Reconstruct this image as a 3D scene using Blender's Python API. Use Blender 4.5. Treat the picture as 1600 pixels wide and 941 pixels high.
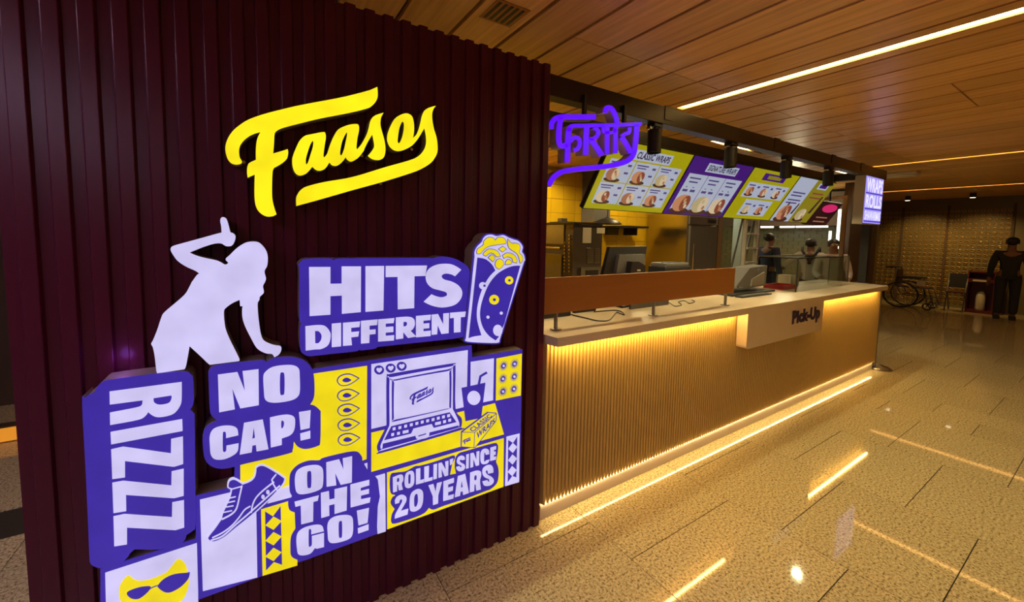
import bpy, bmesh, math, random
from mathutils import Vector, Matrix
from mathutils.geometry import delaunay_2d_cdt
random.seed(7)
for o in list(bpy.data.objects): bpy.data.objects.remove(o)
scene = bpy.context.scene
C = scene.collection

# ------------------------------------------------------------------ camera
F, PX, PY = 615.5, 773.56, 413.02
yaw, pitch, roll = math.radians(31.3446), math.radians(-4.2979), math.radians(0.9367)
EYE = Vector((0, 0, 1.6))
fw = Vector((math.sin(yaw)*math.cos(pitch), math.cos(yaw)*math.cos(pitch), math.sin(pitch)))
r0 = Vector((math.cos(yaw), -math.sin(yaw), 0)); u0 = r0.cross(fw)
rt = math.cos(roll)*r0 + math.sin(roll)*u0; up = -math.sin(roll)*r0 + math.cos(roll)*u0
cam = bpy.data.objects.new('camera', bpy.data.cameras.new('camera')); C.objects.link(cam)
M = Matrix((rt, up, -fw)).transposed().to_4x4(); M.translation = EYE
cam.matrix_world = M
cam.data.sensor_width = 36; cam.data.lens = F*36/1600
cam.data.shift_x = (800-PX)/1600; cam.data.shift_y = (PY-470.5)/1600
cam.data.clip_start = 0.05
scene.camera = cam
def ray(x, y): return fw + (x-PX)/F*rt - (y-PY)/F*up
def on_y(x, y, Y): d = ray(x, y); return EYE + d*(Y/d.y)
def on_z(x, y, z): d = ray(x, y); return EYE + d*((z-1.6)/d.z)
def on_x(x, y, X): d = ray(x, y); return EYE + d*(X/d.x)

# ------------------------------------------------------------------ world and view
def lin(r, g, b):
    f = lambda c: (c/255/12.92 if c/255 <= .04045 else ((c/255+.055)/1.055)**2.4)
    return (f(r), f(g), f(b), 1)
w = bpy.data.worlds.new('world'); scene.world = w; w.use_nodes = True
bg = w.node_tree.nodes['Background']; bg.inputs[0].default_value = (1, .58, .24, 1); bg.inputs[1].default_value = .12
vs = scene.view_settings
vs.view_transform = 'Standard'; vs.look = 'None'; vs.gamma = 1; vs.exposure = 0.0; vs.use_curve_mapping = False

def lamp(name, kind, loc, energy, color, size=.1, rot=None, **kw):
    L = bpy.data.lights.new(name, kind); L.energy = energy; L.color = color
    if kind == 'AREA':
        L.shape = 'RECTANGLE'; L.size = size if not isinstance(size, tuple) else size[0]
        L.size_y = size if not isinstance(size, tuple) else size[1]
    elif kind in ('POINT', 'SPOT'): L.shadow_soft_size = size
    for k, v in kw.items(): setattr(L, k, v)
    o = bpy.data.objects.new(name, L); C.objects.link(o); o.location = loc
    if rot: o.rotation_euler = rot
    return o

# ------------------------------------------------------------------ materials
def base(name):
    m = bpy.data.materials.new(name); m.use_nodes = True
    return m, m.node_tree.nodes, m.node_tree.links, m.node_tree.nodes['Principled BSDF']
def mat(name, c, rough=.5, metal=0, spec=.5, bump=0, scale=60, var=0, trans=0, coat=0):
    m, n, l, b = base(name)
    b.inputs['Base Color'].default_value = c; b.inputs['Roughness'].default_value = rough
    b.inputs['Metallic'].default_value = metal; b.inputs['Specular IOR Level'].default_value = spec
    b.inputs['Transmission Weight'].default_value = trans; b.inputs['Coat Weight'].default_value = coat
    if var or bump:
        tc = n.new('ShaderNodeTexCoord'); nz = n.new('ShaderNodeTexNoise')
        nz.inputs['Scale'].default_value = scale; nz.inputs['Detail'].default_value = 4
        l.new(tc.outputs['Object'], nz.inputs['Vector'])
        if var:
            mx = n.new('ShaderNodeMixRGB'); mx.inputs[1].default_value = [x*(1-var) for x in c[:3]]+[1]
            mx.inputs[2].default_value = [min(1, x*(1+var)) for x in c[:3]]+[1]
            l.new(nz.outputs['Fac'], mx.inputs[0]); l.new(mx.outputs[0], b.inputs['Base Color'])
        if bump:
            bp = n.new('ShaderNodeBump'); bp.inputs['Strength'].default_value = bump; bp.inputs['Distance'].default_value = .002
            l.new(nz.outputs['Fac'], bp.inputs['Height']); l.new(bp.outputs[0], b.inputs['Normal'])
    return m
def glow(name, c, s=1.0, cloud=0, rough=.35):
    m, n, l, b = base(name)
    b.inputs['Base Color'].default_value = [x*.15 for x in c[:3]]+[1]; b.inputs['Roughness'].default_value = rough
    b.inputs['Emission Color'].default_value = c; b.inputs['Emission Strength'].default_value = s
    if cloud:   # uneven leds behind the acrylic
        tc = n.new('ShaderNodeTexCoord'); nz = n.new('ShaderNodeTexNoise'); nz.inputs['Scale'].default_value = 9
        l.new(tc.outputs['Object'], nz.inputs['Vector'])
        mr = n.new('ShaderNodeMapRange'); mr.inputs[1].default_value = .3; mr.inputs[2].default_value = .7
        mr.inputs[3].default_value = s*(1-cloud); mr.inputs[4].default_value = s*(1+cloud)
        l.new(nz.outputs['Fac'], mr.inputs[0]); l.new(mr.outputs[0], b.inputs['Emission Strength'])
    return m
def wood(name, c1, c2, rough, axis='Y', stretch=18, spec=.5):
    m, n, l, b = base(name)
    tc = n.new('ShaderNodeTexCoord'); mp = n.new('ShaderNodeMapping'); nz = n.new('ShaderNodeTexNoise')
    s = [stretch]*3; s['XYZ'.index(axis)] = stretch*.04; mp.inputs['Scale'].default_value = s
    nz.inputs['Scale'].default_value = 2.2; nz.inputs['Detail'].default_value = 6; nz.inputs['Roughness'].default_value = .6
    oi = n.new('ShaderNodeObjectInfo'); ad = n.new('ShaderNodeVectorMath')
    sc = n.new('ShaderNodeVectorMath'); sc.operation = 'SCALE'; sc.inputs['Scale'].default_value = 37
    cb = n.new('ShaderNodeCombineXYZ')
    for i in range(3): l.new(oi.outputs['Random'], cb.inputs[i])
    l.new(cb.outputs[0], sc.inputs[0]); l.new(tc.outputs['Object'], ad.inputs[0]); l.new(sc.outputs[0], ad.inputs[1])
    l.new(ad.outputs[0], mp.inputs['Vector']); l.new(mp.outputs[0], nz.inputs['Vector'])
    cr = n.new('ShaderNodeValToRGB'); cr.color_ramp.elements[0].position = .3; cr.color_ramp.elements[1].position = .72
    cr.color_ramp.elements[0].color = c1; cr.color_ramp.elements[1].color = c2
    l.new(nz.outputs['Fac'], cr.inputs[0])
    hs = n.new('ShaderNodeHueSaturation'); mr = n.new('ShaderNodeMapRange'); mr.inputs[3].default_value = .86; mr.inputs[4].default_value = 1.12
    l.new(oi.outputs['Random'], mr.inputs[0]); l.new(mr.outputs[0], hs.inputs['Value']); l.new(cr.outputs[0], hs.inputs['Color'])
    l.new(hs.outputs[0], b.inputs['Base Color']); b.inputs['Roughness'].default_value = rough
    b.inputs['Specular IOR Level'].default_value = spec
    return m
def granite(name):
    m, n, l, b = base(name)
    tc = n.new('ShaderNodeTexCoord'); geo = n.new('ShaderNodeNewGeometry')
    v = n.new('ShaderNodeTexNoise'); v.inputs['Scale'].default_value = 85; v.inputs['Detail'].default_value = 3; v.inputs['Roughness'].default_value = .75
    v2 = n.new('ShaderNodeTexNoise'); v2.inputs['Scale'].default_value = 1.3
    l.new(geo.outputs['Position'], v.inputs['Vector']); l.new(geo.outputs['Position'], v2.inputs['Vector'])
    cr = n.new('ShaderNodeValToRGB'); e = cr.color_ramp.elements
    e[0].position = .36; e[0].color = (.12, .082, .036, 1); e[1].position = .62; e[1].color = (.68, .565, .33, 1)
    x = e.new(.46); x.color = (.45, .36, .19, 1)
    l.new(v.outputs['Fac'], cr.inputs[0])
    oi = n.new('ShaderNodeObjectInfo'); mr = n.new('ShaderNodeMapRange'); mr.inputs[3].default_value = .93; mr.inputs[4].default_value = 1.05
    l.new(oi.outputs['Random'], mr.inputs[0])
    hs = n.new('ShaderNodeHueSaturation'); l.new(mr.outputs[0], hs.inputs['Value']); l.new(cr.outputs[0], hs.inputs['Color'])
    l.new(hs.outputs[0], b.inputs['Base Color'])
    b.inputs['Roughness'].default_value = .04; b.inputs['Specular IOR Level'].default_value = .5
    return m
WHITE = glow('lit white acrylic', lin(203, 196, 240), 1.0, .10)
PURPLE = glow('lit purple acrylic', lin(56, 39, 156), 1.0, .10)
YELLOW = glow('lit yellow acrylic', lin(236, 214, 22), 1.0, .10)
SYELLOW = glow('lit yellow sign face', lin(250, 232, 24), 1.05, .12)
NEON = glow('lit violet acrylic', (.105, .0, 1.0, 1), 1.0, .15)
CAN = mat('brushed sign return', (.30, .23, .16, 1), .4, .2)
CANP = mat('grey sign return', (.55, .42, .36, 1), .45, .0)
SLAT = mat('burgundy lacquer', (.074, .006, .022, 1), .28, 0, .25)
BLACK = mat('black paint', (.012, .010, .010, 1), .45)
BEAM = mat('dark bronze steel', (.030, .020, .014, 1), .35, .6, var=.4, scale=5)
STEEL = mat('brushed stainless steel', (.30, .27, .23, 1), .32, .9, var=.12, scale=14)
DSTEEL = mat('dark stainless steel', (.13, .105, .085, 1), .38, .75, var=.15, scale=9)
CHROME = mat('chrome', (.55, .48, .40, 1), .2, 1)
PLANK = wood('ceiling veneer', (.58, .29, .078, 1), (.88, .51, .18, 1), .33, 'Y', 16)
PANEL = wood('orange veneer', (.34, .125, .022, 1), (.40, .15, .03, 1), .4, 'X', 6)
GRANITE = granite('speckled granite')
JOINT = mat('dark joint', (.035, .026, .014, 1), .8)
CJOINT = mat('ceiling void', (.010, .006, .004, 1), .9)
QUARTZ = mat('cream quartz', (.74, .58, .40, 1), .25, var=.08, scale=7)
RIB = mat('tan ribbed laminate', (.56, .385, .12, 1), .5)
PLINTH = mat('cream plinth', (.62, .50, .40, 1), .45)
TILEY = mat('yellow glazed tile', (.72, .45, .012, 1), .18, var=.06, scale=3)
GROUT = mat('yellow grout', (.42, .27, .03, 1), .8)
WALLB = mat('brown wall', (.075, .042, .022, 1), .6, var=.15, scale=3)
WALLG = mat('olive tile wall', (.16, .13, .055, 1), .4)
GOLD = mat('gold metal tile', (.52, .33, .09, 1), .3, .85)
GLASS = mat('clear glass', (.80, .88, .82, 1), .02, 0, .5, trans=1)
LEDW = glow('warm led', (1, .74, .26, 1), 18)
LEDF = glow('dim warm led', (1, .52, .14, 1), 8)
LEDC = glow('cool led', (.80, .66, 1, 1), 60)
LEDU = glow('warm counter led', (1, .64, .18, 1), 68)
LEDB = glow('warm plinth led', (1, .76, .34, 1), 30)
LEDT = glow('white led tube', (1, .86, .55, 1), 60)
PLASTIC = mat('black plastic', (.018, .017, .018, 1), .4)
GREYP = mat('grey plastic', (.11, .10, .095, 1), .5)
RED = mat('red plastic', (.45, .02, .03, 1), .4)
PAPER = mat('printed paper', (.55, .50, .38, 1), .8)

# ------------------------------------------------------------------ mesh helpers
def obj(name, me, m, parent=None, loc=None):
    o = bpy.data.objects.new(name, me); C.objects.link(o)
    if m is not None:
        for x in (m if isinstance(m, (list, tuple)) else [m]): me.materials.append(x)
    if parent is not None:
        o.parent = parent; o.matrix_parent_inverse = parent.matrix_world.inverted() if loc is None else Matrix()
    if loc is not None: o.location = loc
    return o
def tag(o, label, cat=None, group=None, kind=None):
    if label: o['label'] = label
    if cat: o['category'] = cat
    if group: o['group'] = group
    if kind: o['kind'] = kind
    return o
def thing(name, label, cat, loc=(0, 0, 0), group=None, rotz=0):
    o = bpy.data.objects.new(name, None); C.objects.link(o); o.location = loc; o.rotation_euler.z = rotz
    o.empty_display_size = .1
    bpy.context.view_layer.update()
    return tag(o, label, cat, group)
def bm_mesh(name, bm, smooth=False):
    me = bpy.data.meshes.new(name); bm.to_mesh(me); bm.free()
    if smooth:
        for p in me.polygons: p.use_smooth = True
    return me
def add_box(bm, lo, hi, bev=0):
    lo, hi = Vector(lo), Vector(hi)
    vs_ = [bm.verts.new((x, y, z)) for z in (lo.z, hi.z) for y in (lo.y, hi.y) for x in (lo.x, hi.x)]
    fs = [bm.faces.new([vs_[i] for i in q]) for q in ((0, 2, 3, 1), (4, 5, 7, 6), (0, 1, 5, 4), (2, 6, 7, 3), (0, 4, 6, 2), (1, 3, 7, 5))]
    if bev:
        es = list({e for f in fs for e in f.edges})
        bmesh.ops.bevel(bm, geom=es, offset=bev, segments=2, affect='EDGES', profile=.6)
def box(name, lo, hi, m, parent=None, bev=0):
    bm = bmesh.new(); add_box(bm, lo, hi, bev)
    return obj(name, bm_mesh(name, bm), m, parent)
def boxes(name, lst, m, parent=None, bev=0):
    bm = bmesh.new()
    for lo, hi in lst: add_box(bm, lo, hi, bev)
    return obj(name, bm_mesh(name, bm), m, parent)
def add_tube(bm, pts, r, seg=8, cap=True):
    pts = [Vector(p) for p in pts]; rings = []; rr = r if isinstance(r, (list, tuple)) else [r]*len(pts)
    ref = Vector((0, 0, 1))
    for i, p in enumerate(pts):
        d = (pts[min(i+1, len(pts)-1)] - pts[max(i-1, 0)]).normalized()
        a = d.cross(ref if abs(d.dot(ref)) < .95 else Vector((1, 0, 0))).normalized(); b = d.cross(a)
        rings.append([bm.verts.new(p + rr[i]*(a*math.cos(2*math.pi*k/seg) + b*math.sin(2*math.pi*k/seg))) for k in range(seg)])
    for A, B in zip(rings, rings[1:]):
        for k in range(seg): bm.faces.new((A[k], A[(k+1) % seg], B[(k+1) % seg], B[k]))
    if cap: bm.faces.new(rings[0][::-1]); bm.faces.new(rings[-1])
    bmesh.ops.recalc_face_normals(bm, faces=bm.faces)
def tube(name, pts, r, m, parent=None, seg=8):
    bm = bmesh.new(); add_tube(bm, pts, r, seg); return obj(name, bm_mesh(name, bm, True), m, parent)
def cyl(name, p0, p1, r, m, parent=None, seg=20):
    bm = bmesh.new(); add_tube(bm, [p0, p1], r, seg)
    return obj(name, bm_mesh(name, bm), m, parent)
def lathe(name, prof, m, parent=None, at=(0, 0, 0), seg=20):
    bm = bmesh.new(); at = Vector(at)
    add_tube(bm, [at + Vector((0, 0, z)) for r, z in prof], [max(r, .0005) for r, z in prof], seg)
    return obj(name, bm_mesh(name, bm, True), m, parent)
def torus(name, c, R, r, axis, m, parent=None, seg=28, s2=6):
    bm = bmesh.new(); c = Vector(c); ax = Vector(axis).normalized(); a = ax.orthogonal().normalized(); b = ax.cross(a)
    rg = []
    for i in range(seg):
        d = a*math.cos(2*math.pi*i/seg) + b*math.sin(2*math.pi*i/seg)
        rg.append([bm.verts.new(c + d*(R + r*math.cos(2*math.pi*k/s2)) + ax*r*math.sin(2*math.pi*k/s2)) for k in range(s2)])
    for i in range(seg):
        A, B = rg[i], rg[(i+1) % seg]
        for k in range(s2): bm.faces.new((A[k], A[(k+1) % s2], B[(k+1) % s2], B[k]))
    bmesh.ops.recalc_face_normals(bm, faces=bm.faces)
    return obj(name, bm_mesh(name, bm, True), m, parent)
def prism(name, loops, P, d0, d1, m, parent=None):
    """loops: outline and holes in 2d; P(u, v, d) maps to space, d runs from d0 (back) to d1 (front)"""
    bm = bmesh.new(); flat = [p for lp in loops for p in lp]; ed = []; k = 0
    for lp in loops:
        ed += [(k+i, k+(i+1) % len(lp)) for i in range(len(lp))]; k += len(lp)
    cv, _, cf, *_r = delaunay_2d_cdt([Vector(p[:2]) for p in flat], ed, [], 0, 1e-6)
    def inside(c):
        n = 0
        for lp in loops:
            for a, b in zip(lp, lp[1:]+lp[:1]):
                if (a[1] > c.y) != (b[1] > c.y) and c.x < (b[0]-a[0])*(c.y-a[1])/(b[1]-a[1])+a[0]: n += 1
        return n % 2
    fr = [bm.verts.new(P(p[0], p[1], d1)) for p in flat]; bk = [bm.verts.new(P(p[0], p[1], d0)) for p in flat]
    cfr = [bm.verts.new(P(p.x, p.y, d1)) for p in cv]; cbk = [bm.verts.new(P(p.x, p.y, d0)) for p in cv]
    for t in cf:
        if inside(sum((cv[i] for i in t), Vector((0, 0)))/len(t)):
            bm.faces.new([cfr[i] for i in t]); bm.faces.new([cbk[i] for i in t])
    k = 0
    for lp in loops:
        n = len(lp)
        for i in range(n):
            a, b = k+i, k+(i+1) % n
            try: bm.faces.new((fr[a], fr[b], bk[b], bk[a]))
            except ValueError: pass
        k += n
    bmesh.ops.remove_doubles(bm, verts=bm.verts, dist=1e-6)
    bmesh.ops.recalc_face_normals(bm, faces=bm.faces)
    return obj(name, bm_mesh(name, bm), m, parent)
# outlines: "x,y x,yc ..." in the pixels of an enlarged view (origin, scale); c marks a corner
def parse(s):
    out = []
    for t in s.split():
        c = t.endswith('c'); x, y = t.rstrip('c').split(','); out.append((float(x), float(y), c))
    return out
def px(view, s):
    ox, oy, k = view
    return [(ox+x/k, oy+y/k, c) for x, y, c in parse(s)]
def smooth(pts, n=4, closed=True):
    out = []; N = len(pts)
    for i in range(N if closed else N-1):
        a, b = pts[i], pts[(i+1) % N]; p1, p2 = Vector(a[:2]), Vector(b[:2])
        z = pts[(i-1) % N] if (closed or i > 0) else None; q = pts[(i+2) % N] if (closed or i+2 < N) else None
        ca, cb = a[2] or z is None, b[2] or q is None
        if ca and cb: out.append(tuple(p1)); continue
        p0 = p1*2-p2 if ca else Vector(z[:2]); p3 = p2*2-p1 if cb else Vector(q[:2])
        if ca: p0 = p1 - (p2-p1)*.6
        if cb: p3 = p2 + (p2-p1)*.6
        for j in range(n):
            t = j/n
            out.append(tuple(.5*((2*p1) + (p2-p0)*t + (2*p0-5*p1+4*p2-p3)*t*t + (3*p1-p0-3*p2+p3)*t**3)))
    if not closed: out.append(tuple(pts[-1][:2]))
    return out
def corners(pts): return [p[:2] for p in pts]
def area(l): return sum(a[0]*b[1]-b[0]*a[1] for a, b in zip(l, l[1:]+l[:1]))/2
def offset(l, d):
    """outline grown by d"""
    s = 1 if area(l) > 0 else -1; out = []; n = len(l)
    for i in range(n):
        a, b, c = Vector(l[i-1]), Vector(l[i]), Vector(l[(i+1) % n])
        e1, e2 = (b-a), (c-b)
        if e1.length < 1e-6 or e2.length < 1e-6: out.append(tuple(b)); continue
        n1 = Vector((e1.y, -e1.x)).normalized(); n2 = Vector((e2.y, -e2.x)).normalized()
        h = n1+n2
        h = h.normalized() if h.length > .2 else n1
        out.append(tuple(b + h*d*s/max(.6, h.dot(n1))))
    return out
def strip(pts, w):
    """a band of width w along a 2d line"""
    P = [Vector(p[:2]) for p in pts]; L, R = [], []
    for i, p in enumerate(P):
        d = (P[min(i+1, len(P)-1)]-P[max(i-1, 0)]).normalized(); nn = Vector((-d.y, d.x))*w/2
        L.append(tuple(p+nn)); R.append(tuple(p-nn))
    return L + R[::-1]
def ell(cx, cy, rx, ry=None, n=20):
    ry = ry or rx
    return [(cx+rx*math.cos(2*math.pi*i/n), cy+ry*math.sin(2*math.pi*i/n)) for i in range(n)]
def conv(view, l): return [(view[0]+x/view[2], view[1]+y/view[2]) for x, y in l]
_tc = {}
def text2d(s, bold=.0, squash=1):
    """flat letters of the built-in font as 2d vertices and faces in a unit box"""
    if (s, bold) in _tc: return _tc[(s, bold)]
    cu = bpy.data.curves.new('lettering', 'FONT'); cu.body = s; cu.offset = bold; cu.resolution_u = 3; cu.fill_mode = 'FRONT'
    cu.space_character = 1.0 + bold*1.2
    o = bpy.data.objects.new('lettering', cu); C.objects.link(o)
    me = bpy.data.meshes.new_from_object(o.evaluated_get(bpy.context.evaluated_depsgraph_get()))
    bpy.data.objects.remove(o); bpy.data.curves.remove(cu)
    v = [(p.co.x, p.co.y) for p in me.vertices]; f = [tuple(p.vertices) for p in me.polygons]
    bpy.data.meshes.remove(me)
    x0, x1 = min(a for a, b in v), max(a for a, b in v); y0, y1 = min(b for a, b in v), max(b for a, b in v)
    v = [((a-x0)/(x1-x0), (b-y0)/(y1-y0)) for a, b in v]
    _tc[(s, bold)] = (v, f); return v, f
def lettering(name, s, P, m, parent, bold=.0, thick=.0):
    """P(u, v, d) with u, v in 0..1"""
    v, f = text2d(s, bold)
    bm = bmesh.new(); vv = [bm.verts.new(P(a, b, thick)) for a, b in v]
    for q in f:
        try: bm.faces.new([vv[i] for i in q])
        except ValueError: pass
    if thick:
        r = bmesh.ops.extrude_face_region(bm, geom=bm.faces[:]); back = [e for e in r['geom'] if isinstance(e, bmesh.types.BMVert)]
        dv = P(0, 0, 0)-P(0, 0, thick)
        for e in back: e.co += dv
        bmesh.ops.recalc_face_normals(bm, faces=bm.faces)
    return obj(name, bm_mesh(name, bm), m, parent)
def copy_tree(o, parent=None):
    c = o.copy(); C.objects.link(c)
    if parent is not None: c.parent = parent
    for ch in o.children: copy_tree(ch, c)
    return c

# ================================================================== SETTING
H = 2.67
X_FAR = 14.6
# ---- floor: staggered granite slabs
floor = box('floor', (-7, -6, -.06), (X_FAR+.1, 7, -.006), JOINT); tag(floor, 'speckled tan granite floor slabs, polished', None, None, 'structure')
cols = [-2.79, -1.92, -1.05, -.18, .69, 1.56, 2.435, 3.31, 4.18, 5.05, 5.43, 5.80, 6.64, 7.5, 8.37, 9.24]
G = .0022
slab_cache = {}
def slab(wx, wy):
    k = (round(wx, 3), round(wy, 3))
    if k not in slab_cache:
        bm = bmesh.new(); add_box(bm, (0, 0, -.008), (wx, wy, 0)); slab_cache[k] = bm_mesh('floor_slab', bm); slab_cache[k].materials.append(GRANITE)
    return slab_cache[k]
nsl = 0
for i in range(len(cols)-1):
    x0, x1 = cols[i], cols[i+1]
    ph = 1.50 if i in (4, 6, 8, 10, 12, 14, 2, 0) else 1.21
    y = ph + 3*.575
    if i in (2, 0): pass
    while y > -2.2:
        y0 = y - .575
        o = bpy.data.objects.new('floor_slab', slab(x1-x0-2*G, .575-2*G)); C.objects.link(o); o.parent = floor
        o.location = (x0+G, y0+G, 0); nsl += 1
        y = y0
box('floor_slab_field', (cols[-1]+G, -6, -.008), (X_FAR, 7, 0), GRANITE, floor)
box('floor_slab_field', (-7, -6, -.008), (cols[0]-G, 7, 0), GRANITE, floor)
box('floor_slab_field', (cols[0]+G, 3.235, -.008), (cols[-1]-G, 7, 0), GRANITE, floor)
box('floor_slab_field', (cols[0]+G, -6, -.008), (cols[-1]-G, -2.8, 0), GRANITE, floor)

# ---- ceiling: long veneer planks with dark open joints
ceiling = box('ceiling', (-7, -6, H+.03), (X_FAR+.1, 7, H+.09), CJOINT); tag(ceiling, 'warm wood veneer plank ceiling', None, None, 'structure')
g = .011
k0 = 0.92 - .2845*14
STRIPS = {}
xs = [k0 + .2845*i for i in range(70) if k0 + .2845*i < X_FAR]
plank_cache = {}
def plank(wx, y0, y1, x, m=PLANK):
    k = (round(wx, 4), round(y1-y0, 3))
    if k not in plank_cache:
        bm = bmesh.new(); add_box(bm, (0, 0, 0), (wx, y1-y0, .03), .001); plank_cache[k] = bm_mesh('ceiling_plank', bm); plank_cache[k].materials.append(m)
    o = bpy.data.objects.new('ceiling_plank', plank_cache[k]); C.objects.link(o); o.parent = ceiling
    o.location = (x, y0, H); return o
light_x = [3.05-4.645, 3.05, 7.69, 11.80]
LW = .085
for i, x in enumerate(xs):
    x1 = x + .2845
    spans = [(x+g, x1-g)]
    for lx in light_x:
        if x <= lx < x1: spans = [(x+g, lx-LW/2-.004), (lx+LW/2+.004, x1-g)]
    for a, b in spans:
        if b-a < .01: continue
        brk = [-6, -2.05, 1.677, 5.2, 7] if x > 1.4 else [-6, -2.05, 3.2, 7]
        if 4.0 < x < 4.7: brk = [-6, -2.05, .755, 1.677, 5.2, 7]
        slot = any(x1 > q0 and x < q1 for q0, q1 in ((4.42, 5.2), (7.86, 9.7)))
        if slot: brk = sorted(brk + [2.541, 2.581])
        for y0, y1 in zip(brk, brk[1:]):
            if slot and abs(y0-2.541) < 1e-6: continue
            jg = .006 if abs(y0-.755) < .01 else .0025
            plank(b-a, y0+jg, y1-.0025, a)
# recessed light strips across the ceiling
spanY = {light_x[0]: (-5, 2.1), 3.05: (-5, 2.09), 7.69: (-5, 2.15), 11.80: (-5, 3.7)}
lab = {light_x[0]: 'recessed cool white light strip left of the burgundy partition', 3.05: 'long bright warm ceiling light strip nearest the counter', 7.69: 'warm ceiling light strip just above the lit hanging sign', 11.80: 'farthest warm ceiling light strip near the gold wall'}
for lx in light_x:
    y0, y1 = spanY[lx]
    t = thing('ceiling_light_strip', lab[lx], 'ceiling light', (lx, 0, H), 'recessed ceiling light strips')
    boxes('channel', [((lx-LW/2, y0, H+.001), (lx-LW/2+.006, y1, H+.03)), ((lx+LW/2-.006, y0, H+.001), (lx+LW/2, y1, H+.03))], PLANK, t)
    n = 4; L = (y1-y0)/n
    for q in range(n): box('diffuser', (lx-LW/2+.007, y0+q*L+.012, H+.012), (lx+LW/2-.007, y0+(q+1)*L-.012, H+.025), LEDC if lx < 0 else LEDW if lx < 5 else LEDF, t)
    if y1 < 6.9: box('channel_end', (lx-LW/2, y1, H+.001), (lx+LW/2, y1+1.2, H+.028), PLANK, t)
# slotted air grille
t = thing('ceiling_air_grille', 'small slotted air grille set into the ceiling above the partition', 'air vent', (1.05, 1.68, H))
box('frame', (.97, 1.60, H-.004), (1.15, 1.78, H-.001), PANEL, t)
for q in range(5): box('slot', (.985+q*.032, 1.615, H-.006), (1.0+q*.032, 1.765, H-.0042), BLACK, t)
p = on_z(1410, 270, H)
t = thing('ceiling_emergency_light', 'pale oblong fitting on the dark far ceiling', 'ceiling fitting', (p.x, p.y, H))
box('housing', (p.x-.12, p.y-.18, H-.05), (p.x+.12, p.y+.18, H), PAPER, t, .02)
box('diffuser', (p.x-.08, p.y-.14, H-.058), (p.x+.08, p.y+.14, H-.049), PAPER, t)

# ---- burgundy fluted partition
WY = 1.627
wl = box('wall_left', (-.599, WY+.013, 0), (1.307, WY+.12, 2.462), SLAT); tag(wl, 'dark burgundy partition of tall vertical slats', None, None, 'structure')
bm = bmesh.new()
prof = [(0, .014), (.005, .001), (.007, 0), (.039, 0), (.041, .001), (.046, .014)]
lo_ = [bm.verts.new((x, y, 0)) for x, y in prof]; hi_ = [bm.verts.new((x, y, 2.465)) for x, y in prof]
for i in range(len(prof)):
    j = (i+1) % len(prof); bm.faces.new((lo_[i], lo_[j], hi_[j], hi_[i]))
bm.faces.new(lo_[::-1]); bm.faces.new(hi_); bmesh.ops.recalc_face_normals(bm, faces=bm.faces)
sm_ = bm_mesh('slat', bm); sm_.materials.append(SLAT)
for k in range(26):
    o = bpy.data.objects.new('slat', sm_); C.objects.link(o); o.parent = wl; o.location = (1.307-.0733*k-.046, WY, 0)

# ---- kitchen back wall with yellow tiles
BY = 4.85
wb = box('wall_back', (1.6, BY, 0), (7.25, BY+.12, H), GROUT); tag(wb, 'glazed yellow tile wall behind the counter', None, None, 'structure')
bm = bmesh.new(); add_box(bm, (0, 0, 0), (.244, .012, .214), .002); tm = bm_mesh('tile', bm); tm.materials.append(TILEY)
for i in range(18):
    for j in range(8):
        o = bpy.data.objects.new('tile', tm); C.objects.link(o); o.parent = wb; o.location = (2.7+i*.25, BY-.012, .86+j*.22)
wl2 = box('wall_side', (-7, 5.2, 0), (1.5, 5.3, H), WALLB); tag(wl2, 'plain brown wall far behind the partition', None, None, 'structure')
# ---- far wall of gold ring tiles
wf = box('wall_far', (X_FAR, -6, 0), (X_FAR+.1, 7, H), WALLG); tag(wf, 'far wall clad in small gold ring tiles', None, None, 'structure')
bm = bmesh.new()
def ring_tile(bm, y, z, s):
    R, r = s*.40, s*.22; n = 10
    a = [bm.verts.new((X_FAR-.004, y+R*math.cos(2*math.pi*k/n), z+R*.85*math.sin(2*math.pi*k/n))) for k in range(n)]
    b_ = [bm.verts.new((X_FAR-.024, y+(R+r)/2*math.cos(2*math.pi*k/n), z+(R+r)/2*.85*math.sin(2*math.pi*k/n))) for k in range(n)]
    c = [bm.verts.new((X_FAR-.008, y+r*math.cos(2*math.pi*k/n), z+r*.85*math.sin(2*math.pi*k/n))) for k in range(n)]
    for k in range(n):
        bm.faces.new((a[k], a[(k+1) % n], b_[(k+1) % n], b_[k])); bm.faces.new((b_[k], b_[(k+1) % n], c[(k+1) % n], c[k]))
for i in range(36):
    for j in range(22):
        if (i % 7) == 6 and False: continue
        ring_tile(bm, 1.62+i*.098, .14+j*.105, .098)
bmesh.ops.recalc_face_normals(bm, faces=bm.faces)
rg = obj('ring_tiles', bm_mesh('ring_tiles', bm, True), GOLD, wf); rg['kind'] = 'stuff'
for q, y in enumerate((1.56, 2.55, 3.35)):
    box('trim_%d' % (q+1), (X_FAR-.03, y-.02, 0), (X_FAR, y+.02, 2.5), WALLB, wf)
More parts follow.
